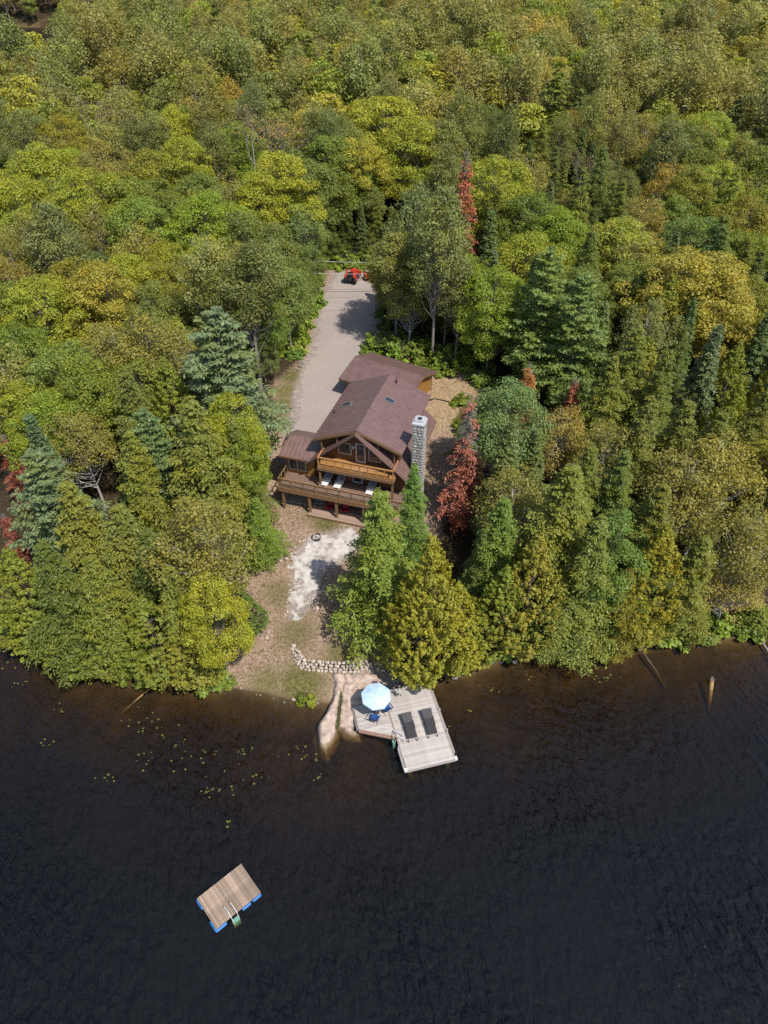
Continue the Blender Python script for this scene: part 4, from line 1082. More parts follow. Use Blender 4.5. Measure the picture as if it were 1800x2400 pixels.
def conifer(seed, H, Rw, z0, dzl, nb, ls, droop, rise, prof=.8, tw=.36, density=1.0, bark='bark_brown', tr=.18, irregular=.25, lw=.36, bare_top=0.0, hang=.25, npos=11, far=False, spar=1.0, steps=(.3, .68, 1.0)):
    """whorled conifer with feathery boughs"""
    g = np.random.default_rng(seed)
    lv = Leaves(g); tb = MB()
    tb.tube([(0, 0, -.3), (0, 0, H * .25), (0, 0, H * .6), (0, 0, H)], [tr * 1.2, tr, tr * .6, tr * .08], 7)
    z = z0; az = 0
    ph = g.uniform(0, 6.28, 4)
    while z < H - .25:
        t = (z - z0) / (H - z0)
        k = max(2, int(round(nb * (1 - .35 * t))))
        for j in range(k):
            az += 2.39996 + g.normal() * .25
            sect = 1 + irregular * .6 * math.sin(az * 2 + ph[0] + z * .7) + irregular * .4 * math.sin(az * 3 + ph[1])
            Lb = Rw * ((1 - t) ** prof) * (1 - .35 * max(0, .12 - t) / .12) * sect * g.uniform(1 - irregular, 1 + irregular * .5) + .22
            dirh = np.array([math.cos(az), math.sin(az), 0]); side = np.array([-math.sin(az), math.cos(az), 0])
            zz = z + g.normal() * dzl * .3
            rs = rise * (.4 + 1.2 * t) + g.normal() * .06; dr = droop * g.uniform(.7, 1.3)
            def bp(s): return np.array([0, 0, zz]) + np.outer(s, dirh) * Lb + np.outer(rs * s - dr * s ** 2.2, [0, 0, 1.0]) * Lb
            if Lb > .5: tb.tube(bp(np.array([0, .5, .95])), [.03 + .012 * Lb, .02 + .006 * Lb, .008], 3, False)
            if t > 1 - bare_top * g.uniform(.7, 1.15):
                for e in np.linspace(.25, 1, 5):
                    a0 = bp(np.array([e]))[0]
                    for sg in (-1, 1): tb.tube([a0, a0 + (side * sg * .7 + dirh * .6 - np.array([0, 0, .2])) * Lb * .3], [.016, .008], 3, False)
                if g.random() < .75: continue
            if g.random() > spar: continue
            n = max(3, int(npos * density * (Lb / Rw * .75 + .25)))
            s = np.linspace(.12 if Lb < 1.5 else .25, 1.0, n) + g.normal(size=n) * .02
            C0 = bp(np.clip(s, 0, 1.02))
            tlen = tw * Lb * (1.08 - s * .85) * g.uniform(.7, 1.25, n) + .12
            for sg in (-1, 1):
                for f in steps:
                    td = unit(side * sg * .85 + dirh * .55 + g.normal(size=(n, 3)) * .18)
                    P = C0 + td * (tlen * f)[:, None] + np.array([0, 0, -1.0]) * (hang * tlen * f * f)[:, None] + g.normal(size=(n, 3)) * .04
                    N = unit(np.array([0, 0, 1.0]) + g.normal(size=(n, 3)) * .38 + td * .2)
                    T = td + np.array([0, 0, -hang * f])
                    L = ls * g.uniform(.75, 1.35, n)
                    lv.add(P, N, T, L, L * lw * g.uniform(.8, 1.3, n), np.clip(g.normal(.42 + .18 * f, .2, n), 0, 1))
            P = C0[1:]; m = len(P)
            lv.add(P + g.normal(size=(m, 3)) * .03, unit(np.array([0, 0, 1.0]) + g.normal(size=(m, 3)) * .3), dirh + np.array([0, 0, -.15]), ls * 1.1, ls * lw * 1.2)
        z += dzl * g.uniform(.75, 1.25) * (1 - .35 * t)
    n = 14
    P = np.array([0, 0, H - .5]) + np.array([[0, 0, 1.0]]) * g.uniform(0, .7, (n, 1)) + g.normal(size=(n, 3)) * .08
    if not bare_top: lv.add(P, g.normal(size=(n, 3)), np.array([0, 0, 1.0]) + g.normal(size=(n, 3)) * .4, ls * .8, ls * .25)
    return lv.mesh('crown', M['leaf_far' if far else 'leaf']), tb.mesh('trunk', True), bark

def cedar(seed, H, Rw, n, ls, far=False):
    """dense egg-shaped cedar: upright fan sprays over many shoots"""
    g = np.random.default_rng(seed)
    lv = Leaves(g); tb = MB()
    tb.tube([(0, 0, -.3), (0, 0, H * .3), (0, 0, H * .7), (0, 0, H * .97)], [.2, .16, .09, .02], 7)
    ns = n // 46
    ph = g.uniform(0, 6.28, 5)
    for i in range(ns):
        t = g.random() ** 1.25
        z = .02 * H + t * H * .96
        az = g.uniform(0, 2 * math.pi)
        pr = (math.sin(min(1, (t + .06) / .34) * math.pi / 2) if t < .28 else (1 - ((t - .28) / .72) ** 1.5)) * Rw
        pr *= 1 + .16 * math.sin(az * 3 + ph[0] + t * 5) + .1 * math.sin(az * 5 + ph[1] - t * 9)
        pr = max(pr, .12) * g.uniform(.78, 1.1)
        o = np.array([math.cos(az), math.sin(az), 0])
        tip = np.array([o[0] * pr, o[1] * pr, z + .35])
        base = np.array([0, 0, max(.3, z - pr * .25)])
        if i % 5 == 0: tb.tube([base, (base + tip) / 2 - [0, 0, .1 * pr], tip * .97], [.045, .03, .01], 3, False)
        m = 46
        s = g.uniform(0, 1, m) ** .6
        ax = unit(o * .55 + np.array([0, 0, .8]) + g.normal(size=3) * .15)
        rr = (.36 * (1 - s) + .07) * (.55 + .45 * Rw / 3.2)
        P = tip + np.outer(s - .75, ax) * .95 + unit(g.normal(size=(m, 3))) * (rr * g.uniform(.4, 1.1, m))[:, None]
        N = unit(o + np.array([0, 0, .35]) + g.normal(size=(m, 3)) * .65)
        T = ax + o * .3 + g.normal(size=(m, 3)) * .5
        L = ls * g.uniform(.7, 1.4, m)
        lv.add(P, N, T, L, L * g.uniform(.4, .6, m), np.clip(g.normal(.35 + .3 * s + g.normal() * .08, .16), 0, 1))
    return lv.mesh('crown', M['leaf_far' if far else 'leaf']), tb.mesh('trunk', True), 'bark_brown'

def baretree(seed, H, Rw, leaves=300):
    g = np.random.default_rng(seed); tb = MB(); lv = Leaves(g)
    def grow(p, d, L, r, lev):
        q1 = p + d * L * .5 + g.normal(size=3) * .05 * L; q2 = p + d * L + g.normal(size=3) * .07 * L
        tb.tube([p, q1, q2], [r, r * .8, r * .6], 5 if lev < 2 else 3, False)
        if lev == 5:
            return
        if lev >= 3 and leaves:
            n = max(1, leaves // 70)
            lv.add(q2 + g.normal(size=(n, 3)) * .4, g.normal(size=(n, 3)), g.normal(size=(n, 3)), .14, .1)
        for k in range(3 if lev < 4 else 2):
            nd = unit(d * .9 + unit(g.normal(size=3)) * .62 + np.array([0, 0, .2]))
            grow(q2 if k else q1 + (q2 - q1) * g.random(), nd, L * g.uniform(.58, .8), r * .58, lev + 1)
    grow(np.array([0, 0, -.2]), np.array([0, 0, 1.0]), H * .34, .17, 0)
    return lv.mesh('crown', M['leaf']), tb.mesh('trunk', True), 'bark_grey'

def bush(seed, H, Rw, n, ls):
    g = np.random.default_rng(seed); lv = Leaves(g); tb = MB()
    for k in range(9):
        az = g.uniform(0, 6.28); e = np.array([math.cos(az) * Rw * .6, math.sin(az) * Rw * .6, H * g.uniform(.5, .9)])
        tb.tube([(0, 0, -.1), e * [.4, .4, .6], e], [.03, .02, .008], 4, False)
    for k in range(n // 40):
        d = unit(g.normal(size=3)); d[2] = abs(d[2])
        c = d * np.array([Rw, Rw, H * .85]) * g.uniform(.45, .95)
        P = c + unit(g.normal(size=(40, 3))) * g.uniform(.1, .36, (40, 1)) * Rw * .6
        P[:, 2] = np.abs(P[:, 2])
        L = ls * g.uniform(.7, 1.4, 40)
        lv.add(P, unit(d + g.normal(size=(40, 3)) * .6 + [0, 0, .5]), g.normal(size=(40, 3)), L, L * .7)
    return lv.mesh('crown', M['leaf']), tb.mesh('trunk', True), 'bark_brown'

# prototypes, all about 15 m tall unless noted
PROTO = {
    'maple':  [broadleaf(s, 14, 4.3, 2.6, 160, .92, 190, .18, flat=.66, fill=.25) for s in (1, 2, 3, 4)],
    'oak':    [broadleaf(s, 13, 4.7, 1.9, 170, .95, 170, .18, flat=.72, fill=.22) for s in (11, 12)],
    'birch':  [broadleaf(s, 14, 3.5, 4.2, 110, .92, 100, .175, flat=.85, airy=.8, fill=.4, bark='bark_white', tr=.17, lean=l, oval=.6) for s, l in ((21, .03), (22, -.05), (23, .06))],
    'poplar': [broadleaf(s, 18, 2.9, 5.5, 130, .92, 105, .185, flat=.95, airy=.7, fill=.4, bark='bark_grey', tr=.19, lean=l, oval=1.1) for s, l in ((31, .02), (32, -.02), (33, .0))],
    'hemlock': [conifer(s, 15, 3.4, 1.4, .44, 6, .23, .32, .10, .9, .40, irregular=.34, hang=.5, npos=18, lw=.40, steps=(.22, .48, .74, 1.0)) for s in (41, 42, 43, 44)],
    'spruce': [conifer(s, 14, 2.3, .9, .32, 6, .30, .28, .02, .95, .34, irregular=.15, lw=.4, hang=.3, npos=11) for s in (51, 52)],
    'pine':   [conifer(s, 17, 4.2, 2.2, .54, 6, .36, .03, .16, .66, .40, irregular=.34, lw=.36, hang=-.12, npos=19, density=1.3, bark='bark_grey') for s in (61, 62)],
    'cedar':  [cedar(s, 14, 3.1, 26000, .205) for s in (71, 72, 73)],
    'dead_spruce': [conifer(s, 13, 1.9, .6, .30, 6, .27, .3, .05, .8, .36, irregular=.4, lw=.42, hang=.35, npos=9, bare_top=bt, bark='bark_grey', tr=.13, spar=.68) for s, bt in ((81, .42), (82, .12))],
    'bare_tree': [baretree(s, 13, 4, 900) for s in (91, 92)],
    'shrub':  [bush(s, 1.3, 1.1, 1300, .17) for s in (95, 96, 97)],
}
PH = {'maple': 14, 'oak': 13, 'birch': 14, 'poplar': 18, 'hemlock': 15, 'spruce': 14, 'pine': 17, 'cedar': 14, 'dead_spruce': 13, 'bare_tree': 13, 'shrub': 1.3}
for k, lst in PROTO.items():
    for (c, t, b) in lst: t.materials.append(M[b])

TREES = []        # (kind, x, y, height, width factor, tint, note)
HAND = [
    ('pine', -14.06, 55.21, 17, 1.2, (0.092, 0.116, 0.07)),
    ('pine', -19.51, 48.43, 13, 1.0, (0.075, 0.105, 0.05)),
    ('hemlock', -14.7, 45.85, 16, 1.25, (0.105, 0.11, 0.028)),
    ('hemlock', -20.0, 46.07, 13, 1.1, None),
    ('hemlock', -12.21, 47.99, 12, 0.95, None),
    ('pine', -26.38, 43.24, 14, 1.1, (0.085, 0.108, 0.062)),
    ('spruce', -28.87, 48.63, 13, 1, (0.06, 0.085, 0.045)),
    ('dead_spruce', -33.55, 51.5, 9, 1.0, (0.16, 0.05, 0.04)),
    ('dead_spruce', -31.81, 44.54, 7, 1.0, (0.16, 0.05, 0.04)),
    ('hemlock', -23.66, 41.22, 13, 1.2, (0.115, 0.115, 0.026)),
    ('hemlock', -19.27, 38.97, 13, 1.2, (0.1, 0.105, 0.028)),
    ('hemlock', -20.37, 35.18, 12, 1.1, None),
    ('hemlock', -15.2, 35.03, 11, 1.15, None),
    ('hemlock', -17.03, 37.53, 12, 1.05, None),
    ('birch', -13.2, 37.69, 14, 1.05, (0.115, 0.105, 0.03)),
    ('hemlock', -10.6, 44.8, 7.19, 1.33, (0.085, 0.12, 0.026)),
    ('hemlock', -13, 46, 9.42, 1.21, None),
    ('maple', -12.42, 48.78, 10.5, 0.62, (0.108, 0.138, 0.018)),
    ('maple', -13.07, 50.32, 12, 0.8, (0.136, 0.145, 0.018)),
    ('maple', -12.4, 34.1, 10.45, 0.75, (0.16, 0.16, 0.02)),
    ('cedar', -11, 37.8, 4.73, 1.45, (0.075, 0.105, 0.026)),
    ('cedar', -17.5, 34.47, 8.36, 1.43, None),
    ('cedar', -14.87, 33.87, 6.96, 1.43, (0.13, 0.125, 0.024)),
    ('cedar', -13.87, 33.57, 3.41, 1.83, (0.135, 0.13, 0.024)),
    ('cedar', -20.57, 34.74, 3.2, 1.94, (0.15, 0.15, 0.02)),
    ('cedar', -21.89, 35.06, 7.01, 1.57, None),
    ('cedar', -24.94, 36.01, 6.88, 1.59, None),
    ('maple', -20.18, 34.67, 4.55, 1.17, (0.108, 0.138, 0.018)),
    ('cedar', -27.69, 37.11, 7.14, 1.55, None),
    ('cedar', -27.28, 36.94, 10.9, 1.17, None),
    ('hemlock', -23.85, 35.76, 13, 1.1, None),
    ('cedar', -25.88, 36.36, 3.2, 2.14, None),
    ('cedar', -17.29, 34.43, 3.2, 2.19, (0.14, 0.135, 0.022)),
    ('cedar', -22.69, 35.25, 3.2, 2.14, None),
    ('cedar', -29.72, 38.46, 3.2, 2.08, None),
    ('birch', -25.3, 60.31, 13, 1.1, (0.115, 0.105, 0.03)),
    ('birch', -22.27, 60.92, 13, 1.1, (0.125, 0.115, 0.03)),
    ('birch', -18.77, 58.13, 13, 1, (0.115, 0.105, 0.03)),
    ('maple', -34.67, 68.0, 13, 1.1, (0.136, 0.145, 0.018)),
    ('maple', -28.68, 70.22, 13, 1, (0.165, 0.142, 0.028)),
    ('maple', -31.95, 55.3, 11, 1, (0.136, 0.145, 0.018)),
    ('maple', -29.12, 53.21, 11, 0.95, (0.108, 0.138, 0.018)),
    ('maple', -29.9, 58.5, 12, 1.1, None),
    ('maple', -35.52, 62.14, 12, 1.1, None),
    ('maple', -26.24, 56.14, 12, 1, (0.1, 0.115, 0.02)),
    ('birch', -26.43, 51.23, 11, 1, None),
    ('maple', -22.06, 56.3, 11, 1, (0.1, 0.11, 0.022)),
    ('poplar', -17.4, 70.01, 17, 1.15, None),
    ('poplar', -13.68, 68.61, 17, 1.2, None),
    ('poplar', -12.8, 76, 13.64, 1.37, (0.1, 0.115, 0.04)),
    ('poplar', -10.9, 76, 9.91, 1.69, (0.09, 0.115, 0.034)),
    ('poplar', -12.9, 72, 8.1, 1.8, (0.08, 0.115, 0.026)),
    ('poplar', -10.6, 92, 11.29, 1.41, (0.09, 0.115, 0.045)),
    ('maple', -13.56, 97.73, 15, 1.1, (0.16, 0.16, 0.02)),
    ('maple', -15.95, 94.38, 14, 1, (0.136, 0.145, 0.018)),
    ('maple', -26.9, 104.65, 15, 0.9, (0.136, 0.145, 0.018)),
    ('maple', -31.99, 120.1, 15, 0.8, (0.16, 0.16, 0.02)),
    ('maple', -46.2, 103.52, 15, 1.3, (0.136, 0.145, 0.018)),
    ('maple', -36.75, 93.21, 15, 1.2, (0.136, 0.145, 0.018)),
    ('maple', -46.72, 95.01, 14, 1.1, (0.136, 0.145, 0.018)),
    ('maple', -21.55, 87.33, 14, 1.1, (0.108, 0.138, 0.018)),
    ('maple', -21.45, 113.26, 14, 1, (0.108, 0.138, 0.018)),
    ('bare_tree', -18.27, 106.81, 20, 1.3, (0.17, 0.105, 0.04)),
    ('bare_tree', -4.75, 128.72, 14, 1.2, None),
    ('bare_tree', -26.59, 112.05, 15, 1.1, (0.2, 0.12, 0.04)),
    ('bare_tree', -48.03, 125.9, 17, 1.4, (0.16, 0.13, 0.05)),
    ('maple', 0.0, 119.08, 16, 1.35, (0.16, 0.16, 0.02)),
    ('maple', 4.51, 111.41, 15, 1.1, (0.136, 0.145, 0.018)),
    ('maple', -3.4, 109, 13.38, 1.18, None),
    ('poplar', -6, 106, 8.79, 1.49, None),
    ('poplar', -1.6, 105.5, 8.88, 1.48, None),
    ('maple', -7.63, 107.35, 14, 1.1, None),
    ('poplar', 1.4, 78.6, 13.98, 1.22, (0.115, 0.115, 0.035)),
    ('poplar', 5.6, 74.0, 20.12, 0.9, (0.1, 0.108, 0.04)),
    ('poplar', 3.2, 79.5, 17.2, 0.9, (0.1, 0.115, 0.05)),
    ('poplar', 8.3, 74.2, 12.54, 0.97, None),
    ('birch', 1.0, 82.5, 8.56, 1.12, (0.13, 0.125, 0.028)),
    ('birch', 3.0, 77.4, 8.9, 1.2, None),
    ('poplar', 7.2, 77.5, 13.26, 1.04, (0.12, 0.11, 0.04)),
    ('dead_spruce', 9.58, 88.92, 19, 0.8, (0.19, 0.065, 0.05)),
    ('dead_spruce', 15.21, 85.23, 9, 0.9, (0.19, 0.068, 0.055)),
    ('dead_spruce', 6.98, 49.23, 14, 0.95, (0.185, 0.066, 0.056)),
    ('dead_spruce', 14.19, 61.59, 8, 1.2, (0.21, 0.1, 0.05)),
    ('dead_spruce', 18.6, 60.37, 7.5, 1, (0.19, 0.068, 0.055)),
    ('dead_spruce', 21.33, 60.43, 6.5, 1, (0.22, 0.07, 0.04)),
    ('oak', 10.53, 52.9, 12.5, 0.92, (0.078, 0.11, 0.045)),
    ('birch', 15.78, 52.27, 11, 0.95, (0.16, 0.125, 0.04)),
    ('birch', 19.41, 50.26, 11, 1.05, (0.115, 0.105, 0.03)),
    ('pine', 16.1, 68.69, 16, 1.0, (0.09, 0.12, 0.038)),
    ('pine', 19.08, 65.28, 15, 1.05, (0.085, 0.115, 0.04)),
    ('maple', 11.78, 72.24, 12, 1, (0.108, 0.138, 0.018)),
    ('maple', 15.7, 78.78, 13, 1.1, (0.136, 0.145, 0.018)),
    ('maple', 14.26, 96.6, 15, 1.15, (0.136, 0.145, 0.018)),
    ('maple', 21.6, 86.38, 13, 1, (0.108, 0.138, 0.018)),
    ('maple', 9.44, 77.65, 11, 0.9, (0.108, 0.138, 0.018)),
    ('pine', 12.16, 77.49, 12, 0.7, (0.072, 0.105, 0.068)),
    ('maple', 32.29, 72.18, 14, 1.25, (0.165, 0.142, 0.028)),
    ('maple', 35.34, 70.45, 13, 1.1, (0.16, 0.135, 0.028)),
    ('hemlock', 22.37, 57.64, 15, 1.1, None),
    ('hemlock', 24.67, 55.48, 14, 1.1, None),
    ('spruce', 30.26, 59.35, 14, 1, (0.07, 0.09, 0.05)),
    ('hemlock', 19.72, 54.77, 14, 1.1, None),
    ('hemlock', 21.71, 49.44, 14, 1.1, None),
    ('hemlock', 24.81, 49.43, 14, 1.1, None),
    ('hemlock', 27.2, 48.11, 14, 1, None),
    ('hemlock', 16.28, 45.26, 13, 1, None),
    ('hemlock', 18.78, 44.66, 13, 1, None),
    ('hemlock', -0.29, 37.72, 15, 1.12, (0.1, 0.125, 0.026)),
    ('hemlock', 2.4, 44.45, 11, 0.85, (0.075, 0.12, 0.03)),
    ('cedar', 3.16, 34.28, 14.5, 0.95, (0.155, 0.145, 0.024)),
    ('cedar', 2.48, 33.77, 11.53, 1.02, (0.15, 0.145, 0.022)),
    ('cedar', 5.36, 35.1, 9.24, 1.22, (0.15, 0.145, 0.022)),
    ('hemlock', 8.85, 39.85, 13, 1, (0.08, 0.115, 0.026)),
    ('hemlock', 7.7, 39.63, 10, 0.9, None),
    ('cedar', 10.96, 36.68, 12.63, 1.04, (0.15, 0.135, 0.028)),
    ('cedar', 8.97, 36.26, 9.84, 1.11, None),
    ('hemlock', 13.14, 39.49, 16.5, 1.15, (0.1, 0.108, 0.024)),
    ('hemlock', 15.12, 37.08, 14, 1.1, None),
    ('oak', 18.07, 39.68, 10.5, 0.85, (0.085, 0.125, 0.034)),
    ('cedar', 20.3, 37.69, 12.5, 1.0, (0.15, 0.135, 0.02)),
    ('cedar', 19.7, 37.32, 6.91, 1.36, (0.16, 0.15, 0.018)),
    ('cedar', 24.91, 38.43, 4.23, 1.76, None),
    ('hemlock', 23.88, 38.38, 11.03, 1.13, None),
    ('birch', 23.89, 44.88, 13, 1.15, (0.115, 0.105, 0.03)),
    ('birch', 27.28, 46.11, 13, 1.15, (0.14, 0.12, 0.03)),
    ('birch', 27.98, 38.95, 6.38, 1.54, (0.17, 0.14, 0.045)),
    ('hemlock', 20.39, 40.26, 14, 1.1, None),
    ('cedar', 30.74, 38.66, 3.2, 1.92, None),
    ('birch', 27.75, 39.66, 12, 1.1, (0.115, 0.105, 0.03)),
    ('hemlock', 18.24, 36.86, 9.21, 1.22, None),
    ('hemlock', 16.98, 36.99, 6.31, 1.47, (0.1, 0.115, 0.026)),
    ('hemlock', 14.21, 36.8, 6.03, 1.51, (0.1, 0.115, 0.03)),
    ('cedar', 7.64, 35.74, 5.27, 1.72, (0.14, 0.135, 0.024)),
    ('cedar', 11.26, 36.76, 3.61, 1.94, (0.13, 0.125, 0.024)),
    ('hemlock', 12.28, 36.82, 6.98, 1.24, None),
]
HAND += [('hemlock', -7.6, 101.4, 7.5, 1.1, None), ('hemlock', -5.3, 102.6, 8.5, 1.1, None), ('spruce', -3.2, 101.9, 7.5, 1.2, None), ('hemlock', -1.0, 102.6, 8.5, 1.1, None), ('hemlock', 1.0, 101.2, 8, 1.1, None),
         ('oak', -10.5, 84, 6.5, .8, None), ('oak', -10.2, 89, 7, .8, (.085, .11, .03)), ('maple', -9.7, 94.5, 7, .8, None), ('oak', -12.2, 79.5, 6.5, .8, None), ('oak', -13.4, 70.5, 6, .85, None), ('maple', 2.4, 84, 8, .9, None), ('hemlock', .8, 87.5, 8, 1, None), ('oak', 4.8, 82, 7, .9, None), ('hemlock', 7.2, 81.5, 9, 1.1, None), ('hemlock', 10.2, 79.5, 8, 1.1, None)]
TINT = {
    'maple': [(.122, .134, .018), (.108, .126, .020), (.095, .114, .022), (.132, .130, .022), (.085, .102, .024)],
    'oak': [(.075, .090, .028), (.084, .095, .026)],
    'birch': [(.110, .104, .030), (.125, .112, .030), (.098, .098, .034), (.135, .112, .032)],
    'poplar': [(.094, .098, .034), (.106, .106, .040), (.086, .094, .030)],
    'hemlock': [(.085, .096, .022), (.070, .086, .022), (.098, .102, .024), (.078, .088, .026)],
    'spruce': [(.055, .078, .030), (.065, .085, .035)],
    'pine': [(.070, .096, .056), (.078, .098, .044)],
    'cedar': [(.130, .140, .026), (.115, .130, .026), (.145, .145, .028)],
    'dead_spruce': [(.21, .060, .035)],
    'bare_tree': [(.12, .09, .04)],
    'shrub': [(.10, .13, .018), (.085, .11, .022)],
}
frs = np.random.default_rng(2024)
def wobble(c, a=.12):
    k = frs.normal(1, a); h = frs.normal(0, .06)
    return (c[0] * k * (1 + h), c[1] * k, c[2] * k * (1 - h))
for (kd, x, y, h, wf, tint) in HAND:
    TREES.append((kd, x, y, h, wf, tint or wobble(TINT[kd][frs.integers(len(TINT[kd]))])))

# forest fill: jittered positions, kinds by stand
def stand(x, y):
    d = y - float(shore_y(x))
    p = vnoise(np.array([x]), np.array([y]), 16, 9)[0]
    if d < 5.5: return dict(cedar=6, hemlock=3, maple=.6, birch=.8)
    if y < 66:
        return dict(hemlock=5, cedar=1.6, maple=1.6, birch=1.6, pine=.7, spruce=.6) if x < 0 else dict(hemlock=5, cedar=1.5, maple=.8, birch=1.6, spruce=1.2, oak=.4)
    if y < 98:
        return dict(maple=4 + 4 * p, birch=2, hemlock=1.2, poplar=1.5, oak=1.2) if x < -6 else dict(hemlock=5, maple=1.8, birch=1.4, spruce=1.8, poplar=.6, cedar=.6)
    if y < 135:
        return dict(maple=3 + 3 * p, poplar=2.5, birch=2, oak=1.8, hemlock=.6, bare_tree=.8) if x < 5 else dict(maple=2.4, birch=2, poplar=2, hemlock=2.6, spruce=1.3, bare_tree=.5)
    return dict(poplar=3.2, birch=2, maple=2.2 + 2 * p, oak=1.2, hemlock=.9, bare_tree=.9)
FAR = []
DEAD = [(t[1], t[2]) for t in TREES if t[0] == 'dead_spruce']
def inview(x, y, m):
    dep = y * math.cos(R(41)) + 30 * math.sin(R(41))
    return abs(x) < .56 * dep + m
placed = [(x, y, 2.1 * wf) for (kd, x, y, h, wf, t) in TREES]
grid = {}
def cell(x, y): return (int(x // 8), int(y // 8))
for p in placed: grid.setdefault(cell(p[0], p[1]), []).append(p)
def free(x, y, r):
    cx, cy = cell(x, y)
    for i in (-1, 0, 1):
        for j in (-1, 0, 1):
            for (a, b, c) in grid.get((cx + i, cy + j), ()):
                if (a - x) ** 2 + (b - y) ** 2 < (r + c) ** 2: return False
    return True
y = 33.0
while y < 560:
    sp = 3.0 if y < 130 else (3.6 if y < 200 else (5.0 if y < 330 else 7.0))
    half = .56 * (y * .755 + 20) + 10
    x = -half
    while x < half:
        xx = x + frs.uniform(-.5, .5) * sp; yy = y + frs.uniform(-.5, .5) * sp
        x += sp
        d = yy - float(shore_y(xx))
        if d < .8 or not inview(xx, yy, 9): continue
        if yy < 110 and float(polydist(np.array([xx]), np.array([yy]), CLEAR)[0]) > -1.4: continue
        if yy > 250 and xx < -90 and gz(xx, yy) < .3: continue
        if any(abs(xx - dx * yy / dy) < 2.2 and dy - 9 < yy < dy + 1 for dx, dy in DEAD): continue
        w = stand(xx, yy); ks = list(w); pr = np.array([w[k] for k in ks]); kd = ks[frs.choice(len(ks), p=pr / pr.sum())]
        rad = dict(maple=1.9, oak=2.1, birch=1.5, poplar=1.45, hemlock=1.45, spruce=1.1, pine=2.0, cedar=1.2, bare_tree=1.6)[kd] * (1 if yy < 130 else 1.15)
        if not free(xx, yy, rad): continue
        grid.setdefault(cell(xx, yy), []).append((xx, yy, rad))
        h = dict(maple=12.5, oak=12, birch=12.5, poplar=15.5, hemlock=13.5, spruce=12, pine=16, cedar=11.5, bare_tree=12.5)[kd] * frs.uniform(.78, 1.14)
        if d < 4: h *= .72
        if yy < 110:                       # lower trees where the forest opens on the yard and drive
            e = -float(polydist(np.array([xx]), np.array([yy]), CLEAR)[0])
            if e < 5: h *= .62 + .07 * e
        if ((xx + 128) / 62) ** 2 + ((yy - 290) / 100) ** 2 < 1.3: h *= .8
        if 170 < yy < 345 and xx < -.375 * yy:      # low growth on the near bank of the far lake
            lim = (47 - .152 * yy) - gz(xx, yy)
            if lim < 2.5: continue
            h = min(h, lim)
        tint = wobble(TINT[kd][frs.integers(len(TINT[kd]))])
        if yy < 128: TREES.append((kd, xx, yy, h, frs.uniform(.92, 1.15), tint))
        else: FAR.append((kd, xx, yy, h * frs.uniform(.95, 1.25), frs.uniform(.9, 1.3), tint))
    y += sp

def add_tree(kd, x, y, h, wf, tint, label='', var=None):
    if kd == 'dead_spruce': var = 0 if h > 10 and wf > .9 else 1
    c, t, b = PROTO[kd][(int(abs(x * 13.7 + y * 7.3)) if var is None else var) % len(PROTO[kd])]
    s = h / PH[kd]
    nm = kd if kd in ('dead_spruce', 'bare_tree', 'shrub') else kd + '_tree'
    o = thing(nm, label, 'tree' if kd != 'shrub' else 'shrub', (x, y, gz(x, y) - .05), (x * 1.7 + y * 2.3) % 6.28)
    o.scale = (s * wf, s * wf, s)
    link('trunk', t, o)
    k = link('crown', c, o); k.color = (*tint, 1)
    return o

# ---- shrubs along the lawn, the drive and the shore
SHR = [(-5.9, 31.75, .95, 1.1), (-6.5, 32.0, .6, .9), (-12.2, 33.3, .8, 1.1), (-13.2, 33.4, 1.0, 1.2), (-12.9, 34.6, .7, 1), (-2.05, 30.95, .35, .8), (5.2, 78.6, 1.5, 1.2), (3.6, 79.3, 1.3, 1.2), (6.0, 75.9, 1.4, 1.0), (-10.6, 75.5, 1.3, 1.2), (-10.2, 79, 1.4, 1.2), (-10.2, 83, 1.5, 1.2), (-10.4, 88, 1.6, 1.3), (-10, 94, 1.8, 1.2), (-9.3, 101, 2, 1.3), (0.3, 97, 1.6, 1.2), (-.1, 86, 1.5, 1.2), (.6, 82, 1.6, 1.2), (8.6, 66.2, 1.5, 1.2), (9.6, 64.2, 1.4, 1.2), (8.3, 62, 1.6, 1.2), (7.8, 58, 1.5, 1.3), (-4.2, 99.6, 2.0, 1.3), (-1.8, 99.8, 1.8, 1.3), (-6.6, 99.4, 1.8, 1.3), (-3, 100.6, 2.4, 1.2), (-5.5, 100.8, 2.4, 1.2), (-12.8, 41.8, .9, 1), (-11.4, 44.6, 1, 1.1), (-10.6, 47.5, 1.1, 1.1), (-12.2, 56, 1.2, 1.2), (-14, 60.5, 1.3, 1.2), (-13.6, 64.6, 1.2, 1.2)]
for k in range(26):
    t_ = k / 25
    SHR.append((-9.9 - frs.uniform(0, 2.2) - 0, 77 + 25 * t_, frs.uniform(1.6, 3.4), 1.0))
for (x, y) in ((-1.6, 76.5), (-.6, 77.8), (.4, 76.2), (1.6, 75.4), (2.8, 74.6), (3.9, 73.6), (5.2, 72.6), (6.6, 73.2), (7.6, 75.4), (9.4, 75.6), (11, 74.0), (11.3, 70.6), (9.5, 77.5), (4.4, 76.4), (2.2, 78.6), (.2, 90), (.5, 94), (.9, 100)):
    SHR.append((x, y, frs.uniform(1.5, 3.0), 1.0))
for k in range(40):
    x = (-40 + k * 1.35) if k < 20 else (5.5 + (k - 20) * 1.5)
    SHR.append((x + frs.uniform(-.4, .4), float(shore_y(x)) + frs.uniform(.5, 1.1), frs.uniform(1.2, 2.4), frs.uniform(.9, 1.3)))
for (x, y, h, wf) in SHR:
    TREES.append(('shrub', x, y, h, wf, wobble(TINT['shrub'][frs.integers(2)])))

